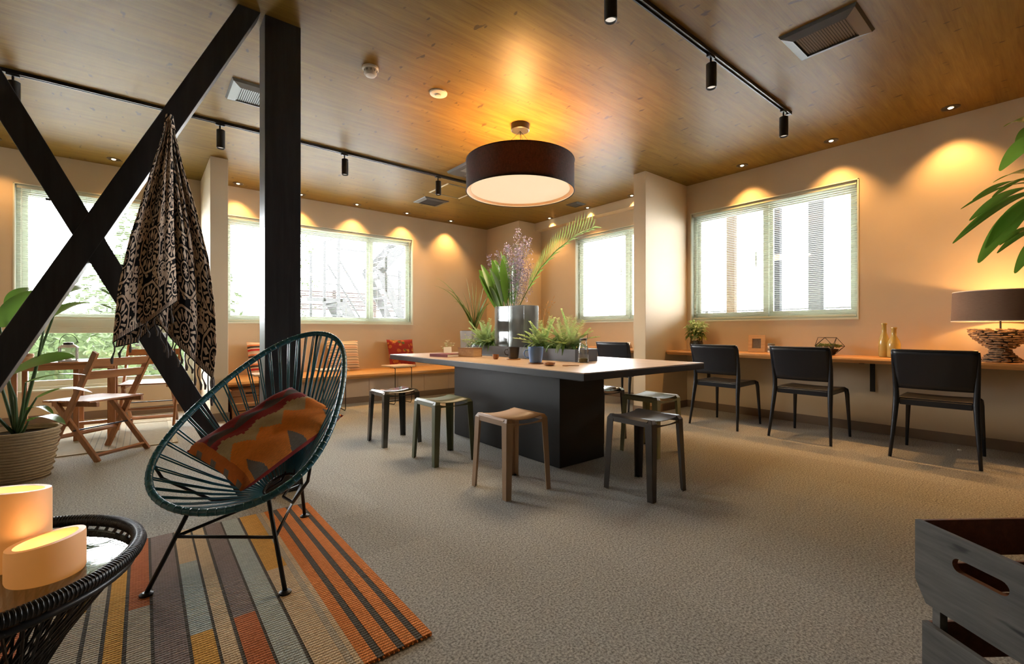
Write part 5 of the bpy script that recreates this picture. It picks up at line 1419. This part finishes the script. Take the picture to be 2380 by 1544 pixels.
# books, little vases, card on the table
bk_ = thing('red_book', 'thin red hardback book lying on the big table', 'book', (2.36, 3.99, TZ), R(14))
MB().box(-.085, .085, -.12, .12, .003, .027).build('pages', M['paper'], bk_)
M['red_cover'] = pmat('red_cover', (.20,.012,.015), .5)
mb = MB(); mb.box(-.09, .09, -.125, .125, 0, .003); mb.box(-.09, .09, -.125, .125, .027, .030); mb.box(-.09, -.086, -.125, .125, .003, .027); mb.build('cover', M['red_cover'], bk_, bevel=.001)
bk2 = thing('brown_book', 'thick brown clothbound book beside the red book on the big table', 'book', (2.555, 3.83, TZ), R(20))
M['brown_cover'] = pmat('brown_cover', (.22,.12,.065), .7, var=.15, vscale=40)
MB().box(-.068, .068, -.095, .095, .004, .086).build('pages', M['pale_wood'], bk2)
mb = MB(); mb.box(-.072, .072, -.1, .1, 0, .004); mb.box(-.072, .072, -.1, .1, .086, .090); mb.box(.068, .072, -.1, .1, .004, .086); mb.build('cover', M['brown_cover'], bk2, bevel=.001)
cdd = thing('table_card', 'small white card standing on the red book', 'card', (2.44, 4.07, TZ+.0305), R(-25))
MB().add([(-.04, -.015, 0), (.04, -.015, 0), (.04, 0, .062), (-.04, 0, .062)], [(0,1,2,3)]).build('front_leaf', M['paper'], cdd, solid=.0015)
MB().add([(-.04, .018, 0), (.04, .018, 0), (.04, 0, .062), (-.04, 0, .062)], [(0,1,2,3)]).build('rear_leaf', M['paper'], cdd, solid=.0015)
M['petal_w'] = pmat('white_petal', (.72,.68,.50), .7)
def posy(label, x, y, z, h, rnd):
    o = thing('flower_glass', label, 'flower vase', (x, y, z))
    MB().lathe([(.020, 0), (.024, .006), (.022, h*.6), (.026, h)], 18, capt=False).build('glass', M['clear_glass'], o, smooth=True)
    mb, mg = MB(), MB()
    for k in range(10):
        a = rnd.uniform(0, 6.28); q = rnd.uniform(.02, .085); p = Vector((q*math.cos(a), q*math.sin(a), h+rnd.uniform(.0, .08)))
        mg.tube([(0, 0, .01), (p.x*.4, p.y*.4, h), p], .0014, 4, caps=False)
        for j in range(6):
            aa = j*1.047; d = Vector((math.cos(aa), math.sin(aa), .5))*.017; mb.leaf([p, p+d*.5, p+d], .008, (0,0,1), .3)
        d = Vector((math.cos(a+1), math.sin(a+1), .3))*.035; mg.leaf([p*.8, p*.8+d*.5, p*.8+d], .008, (0,0,1), .2)
    tag(mb.build('blossoms', M['petal_w'], o), kind='stuff'); tag(mg.build('greenery', M['fern_light'], o), kind='stuff')
posy('tiny glass of white blossoms standing on the brown book', 2.56, 3.84, TZ+.0905, .05, rnd)
posy('small glass of white blossoms behind the red book', 2.50, 4.20, TZ, .075, rnd)
# cups on coasters
def mug(label, x, y, r, h, mat, rz):
    o = thing('coffee_cup', label, 'cup', (x, y, TZ+.0085), rz, 'coffee cups on wooden coasters')
    MB().lathe([(r*.70, 0), (r*.78, .004), (r*.95, h*.6), (r, h), (r*.93, h), (r*.88, h*.6), (r*.68, .010), (.001, .008)], 28, capt=False).build('body', mat, o, auto=True)
    MB().tube([(-r*.93, 0, h*.80), (-r*1.35, 0, h*.78), (-r*1.55, 0, h*.58), (-r*1.35, 0, h*.36), (-r*.85, 0, h*.28)], .0045, 8).build('handle', mat, o, smooth=True)
M['cup_black'] = pmat('cup_black', (.018,.015,.013), .3); M['cup_blue'] = pmat('cup_blue', (.12,.24,.50), .3)
def coaster(label, x, y, r):
    o = thing('wooden_coaster', label, 'coaster', (x, y, TZ)); MB().lathe([(r, 0), (r+.002, .004), (r, .008)], 28).build('disc', M['coaster'], o, auto=True)
    MB().lathe([(r*.8, .008), (r*.78, .0083)], 28).build('inlay', M['pale_wood'], o)
M['coaster'] = wood('coaster_wood', (.30,.13,.05), (.48,.25,.11), 'X', 3, .5)
coaster('round wooden coaster under the black cup', 2.60, 3.19, .062); mug('black coffee cup on the big table', 2.60, 3.19, .054, .105, M['cup_black'], R(-38))
coaster('round wooden coaster under the blue cup', 2.43, 2.70, .062); mug('blue coffee cup on the big table', 2.43, 2.70, .062, .125, M['cup_blue'], R(-38))
def bowl(label, x, y, r, h, dark):
    o = thing('wooden_dish', label, 'dish', (x, y, TZ)); mt_ = M['teak'] if dark else M['coaster']
    MB().lathe([(r*.6, 0), (r*.9, h*.35), (r, h), (r*.88, h), (r*.75, h*.45), (.001, h*.3)], 22, capt=False).build('body', mt_, o, auto=True)
    MB().lathe([(r*.74, h*.46), (r*.70, h*.5)], 18).build('filling', M['soil'] if dark else M['pale_wood'], o)
bowl('small dark wooden pot beside the black cup', 2.505, 3.33, .030, .045, True)
bowl('small shallow wooden dish beside the blue cup', 2.36, 2.47, .045, .024, False)
sp2 = thing('wooden_spoon', 'flat wooden spoon beside the shallow dish', 'spoon', (2.44, 2.38, TZ), R(-50))
MB().lathe([(.022, 0), (.024, .004), (.020, .007)], 18).build('bowl', M['coaster'], sp2); MB().bar((.02, 0, .004), (.10, 0, .004), .009, .005).build('handle', M['coaster'], sp2)
# glass jar with cork content
jr = thing('glass_carafe', 'clear glass carafe with a little dried tea inside at the trough end', 'carafe', (2.80, 2.53, TZ))
MB().lathe([(.040, 0), (.044, .004), (.044, .10), (.030, .155), (.028, .185), (.032, .19)], 28, capt=False).build('jar_body', M['clear_glass'], jr, smooth=True)
MB().lathe([(.041, .006), (.041, .035), (.02, .04)], 22).build('dried_tea', pmat('dried_tea', (.12,.10,.03), .9, var=.4, vscale=80), jr)
MB().lathe([(.030, .182), (.031, .195), (.026, .20)], 20).build('lid', M['trough'], jr)
MB().tube([(.028, 0, .19), (.05, 0, .20), (.056, 0, .24)], .002, 6).build('wire_clasp', M['dark_steel'], jr)

# ================================================================ OUTSIDE THE WINDOWS
M['concrete'] = pmat('pale_concrete', (.78,.78,.75), .9, var=.04, vscale=2)
tag(MB().box(-30, 40, YB+.20, 45, -.45, -.35).build('ground_back', M['concrete']), 'pale concrete ground outside the back windows', kind='structure')
tag(MB().box(XR+.2, 40, -20, YB+.19, -.45, -.35).build('ground_right', M['concrete']), 'pale concrete ground outside the counter window', kind='structure')
M['steel_out'] = pmat('painted_steel', (.020,.021,.022), .8, spec=.1)
ss = thing('steel_staircase', 'outdoor steel staircase with landing and railings seen through the wide window', 'staircase', (3.7, 10.2, -.35)); SO = Vector(ss.location)
def SB(p, q, w, tt=None, name='rail'): MB().bar(Vector(p)-SO, Vector(q)-SO, w, tt or w).build(name, M['steel_out'], ss)
SB((2.95,9.9,-.35), (2.95,9.9,2.85), .05, name='post'); SB((3.24,9.9,-.35), (3.24,9.9,3.02), .06, name='post'); SB((2.95,10.9,-.35), (2.95,10.9,2.75), .05, name='post')
SB((4.65,9.9,-.35), (4.65,9.9,2.4), .06, name='post'); SB((4.30,9.9,-.35), (4.30,9.9,3.2), .05, name='post')
for z in (2.75, 2.28, 1.98): SB((2.95,9.9,z), (4.9,9.9,z-.03), .022)
SB((2.95,9.9,2.85), (3.24,9.9,3.0), .025)
SB((2.60,10.3,1.64), (3.32,10.3,1.64), .85, .07, 'landing')
for dy in (9.9, 10.7):
    SB((3.28,dy,1.66), (4.25,dy,.0), .05, .20, 'stringer'); SB((3.26,dy,2.5), (4.25,dy,.9), .035)
    SB((4.15,dy,2.35), (5.3,dy,3.6), .05, .22, 'stringer'); SB((4.15,dy,2.40), (4.75,dy,1.2), .05, .20, 'stringer')
for k in range(8): SB((3.32+k*.12,9.9,1.55-k*.205), (3.32+k*.12,10.7,1.55-k*.205), .22, .03, 'tread')
for k in range(7): SB((4.25+k*.15,9.9,2.45+k*.163), (4.25+k*.15,10.7,2.45+k*.163), .22, .03, 'tread')
for k in range(5): SB((4.2+k*.11,9.9,2.2-k*.22), (4.2+k*.11,10.7,2.2-k*.22), .22, .03, 'tread')
sf = thing('slat_fence', 'brown slatted screen behind the outdoor staircase', 'fence', (4.4, 12.2, -.35))
M['fence_brown'] = pmat('fence_brown', (.018,.013,.012), .9, spec=.1)
for k in range(9): MB().box(-1.6, 1.6, -.015, .015, 1.88+k*.055, 1.92+k*.055).build('slat', M['fence_brown'], sf)
for x in (-1.6, -.5, .6, 1.6): MB().box(x-.04, x+.04, .02, .09, 0, 2.4).build('post', M['fence_brown'], sf)
M['out_leaf'] = pmat('outdoor_leaf', (.016,.024,.007), .8, var=.5, vscale=3, spec=.1)
M['out_bark'] = pmat('outdoor_bark', (.014,.012,.010), .9, spec=.1)
def tree(label, x, y, h, r, n, seed, lw=.05, trunk=.06, zlo=.35):
    rnd = random.Random(seed); o = thing('tree', label, 'tree', (x, y, -.35), 0, 'trees outside the windows')
    MB().tube([(0,0,0), (.05,.02,h*.35), (-.04,0,h*.7), (.02,0,h)], [trunk, trunk*.8, trunk*.5, trunk*.2], 8).build('trunk', M['out_bark'], o, smooth=True)
    for k in range(6):
        a = k*1.05+rnd.random(); z0 = h*rnd.uniform(zlo, .6); e = Vector((r*.8*math.cos(a), r*.8*math.sin(a), z0+h*.25))
        MB().tube([(0,0,z0), e*.5+Vector((0,0,z0*.5)), e], [trunk*.4, trunk*.3, trunk*.12], 6).build('branch', M['out_bark'], o)
    mb = MB()
    for _ in range(n):
        a = rnd.uniform(0, 6.28); q = r*rnd.random()**.5; z = h*rnd.uniform(zlo, 1.08); k = math.sin(math.pi*min(1, max(.05, (z/h-zlo+.1)/(1.1-zlo))))**.6
        p = Vector((q*k*math.cos(a), q*k*math.sin(a), z)); d = Vector((rnd.uniform(-1,1), rnd.uniform(-1,1), rnd.uniform(-.8,.4))).normalized()*lw*2
        mb.leaf([p-d*.5, p, p+d*.5], lw*.5, (rnd.uniform(-1,1), rnd.uniform(-1,1), .6), .2)
    tag(mb.build('foliage', M['out_leaf'], o), kind='stuff')
tree('leafy green tree outside the tall window behind the throw', .25, 10.2, 3.6, 1.25, 1500, 1, .07, .05, .12)
tree('leafy tree outside the tall window with leaning trunk', -.15, 13.2, 3.1, 1.1, 1300, 2, .08, .06, .15)
tree('bushy tree outside the tall window behind the wooden table', -2.6, 14.8, 2.4, 1.2, 1100, 3, .09, .06, .1)
tree('slender young tree with sparse leaves outside the wide window', 3.45, 14.2, 4.4, .8, 520, 4, .06, .03, .2)
hd = thing('hedge', 'long low green hedge beyond the outdoor trees', 'hedge', (-.2, 16.5, -.35)); rnd = random.Random(8); mb = MB()
for _ in range(2200):
    p = Vector((rnd.uniform(-4.2, 4.2), rnd.uniform(-.5, .5), rnd.uniform(.1, 1.75))); d = Vector((rnd.uniform(-1,1), rnd.uniform(-1,1), rnd.uniform(-.5,.8))).normalized()*.14; mb.leaf([p-d*.5, p, p+d*.5], .05, (rnd.uniform(-1,1), -1, .6), .2)
tag(mb.build('foliage', M['out_leaf'], hd), kind='stuff')
MB().box(-4.1, 4.1, -.3, .3, 0, 1.45).build('hedge_core', pmat('hedge_core', (.014,.020,.007), .9, spec=.1), hd)
# outside the counter window
M['orange_post'] = pmat('orange_board', (.034,.022,.012), .9, spec=.1); M['grey_post'] = pmat('grey_column', (.024,.026,.028), .9, spec=.1); M['dark_stile'] = pmat('dark_stile_paint', (.006,.007,.009), .8, spec=.1)
def opost(name, label, x, y, w, mat, h=3.84):
    o = thing(name, label, 'post', (x, y, -.35)); MB().box(-.05, .05, -w/2, w/2, 0, h).build('shaft', mat, o); MB().box(-.08, .08, -w/2-.03, w/2+.03, 0, .05).build('base_plate', mat, o)
opost('wooden_post', 'orange brown boarded post outside the counter window', 8.0, 3.77, .14, M['orange_post'])
opost('stile_stand_in', 'added dark upright standing in for the dark meeting stile of the counter window', 8.0, 3.03, .10, M['dark_stile'])  # upright added outside to stand in for the window's dark meeting stile
opost('concrete_column', 'pale grey column outside the counter window', 8.6, 2.66, .22, M['grey_post'])
rl = thing('outdoor_railing', 'low steel railing outside the counter window', 'railing', (8.8, 3.4, -.35))
for z in (1.50, 1.60, 1.71): MB().box(-.015, .015, -2.6, 2.6, z, z+.022).build('rail', M['grey_post'], rl)
for k in range(5): MB().box(-.02, .02, -2.5+k*1.25-.02, -2.5+k*1.25+.02, 0, 1.74).build('post', M['grey_post'], rl)
ev = tag(MB().box(XR+.18, XR+4.9, -3.0, 7.1, 3.50, 3.65).build('eave_light_block', pmat('light_block_grey', (.30,.30,.29), .8)), 'unseen grey overhang added to block high sky light at the counter window', kind='structure')  # unseen overhang, added and sized to keep high sky light off the floor
# small white plug on the carpet under the counter
pg = thing('floor_outlet', 'tiny white outlet cap on the carpet under the counter', 'outlet', (5.28, .60, 0))
MB().lathe([(.014, 0), (.014, .006), (.010, .009)], 14).build('cap', M['white_plastic'], pg)
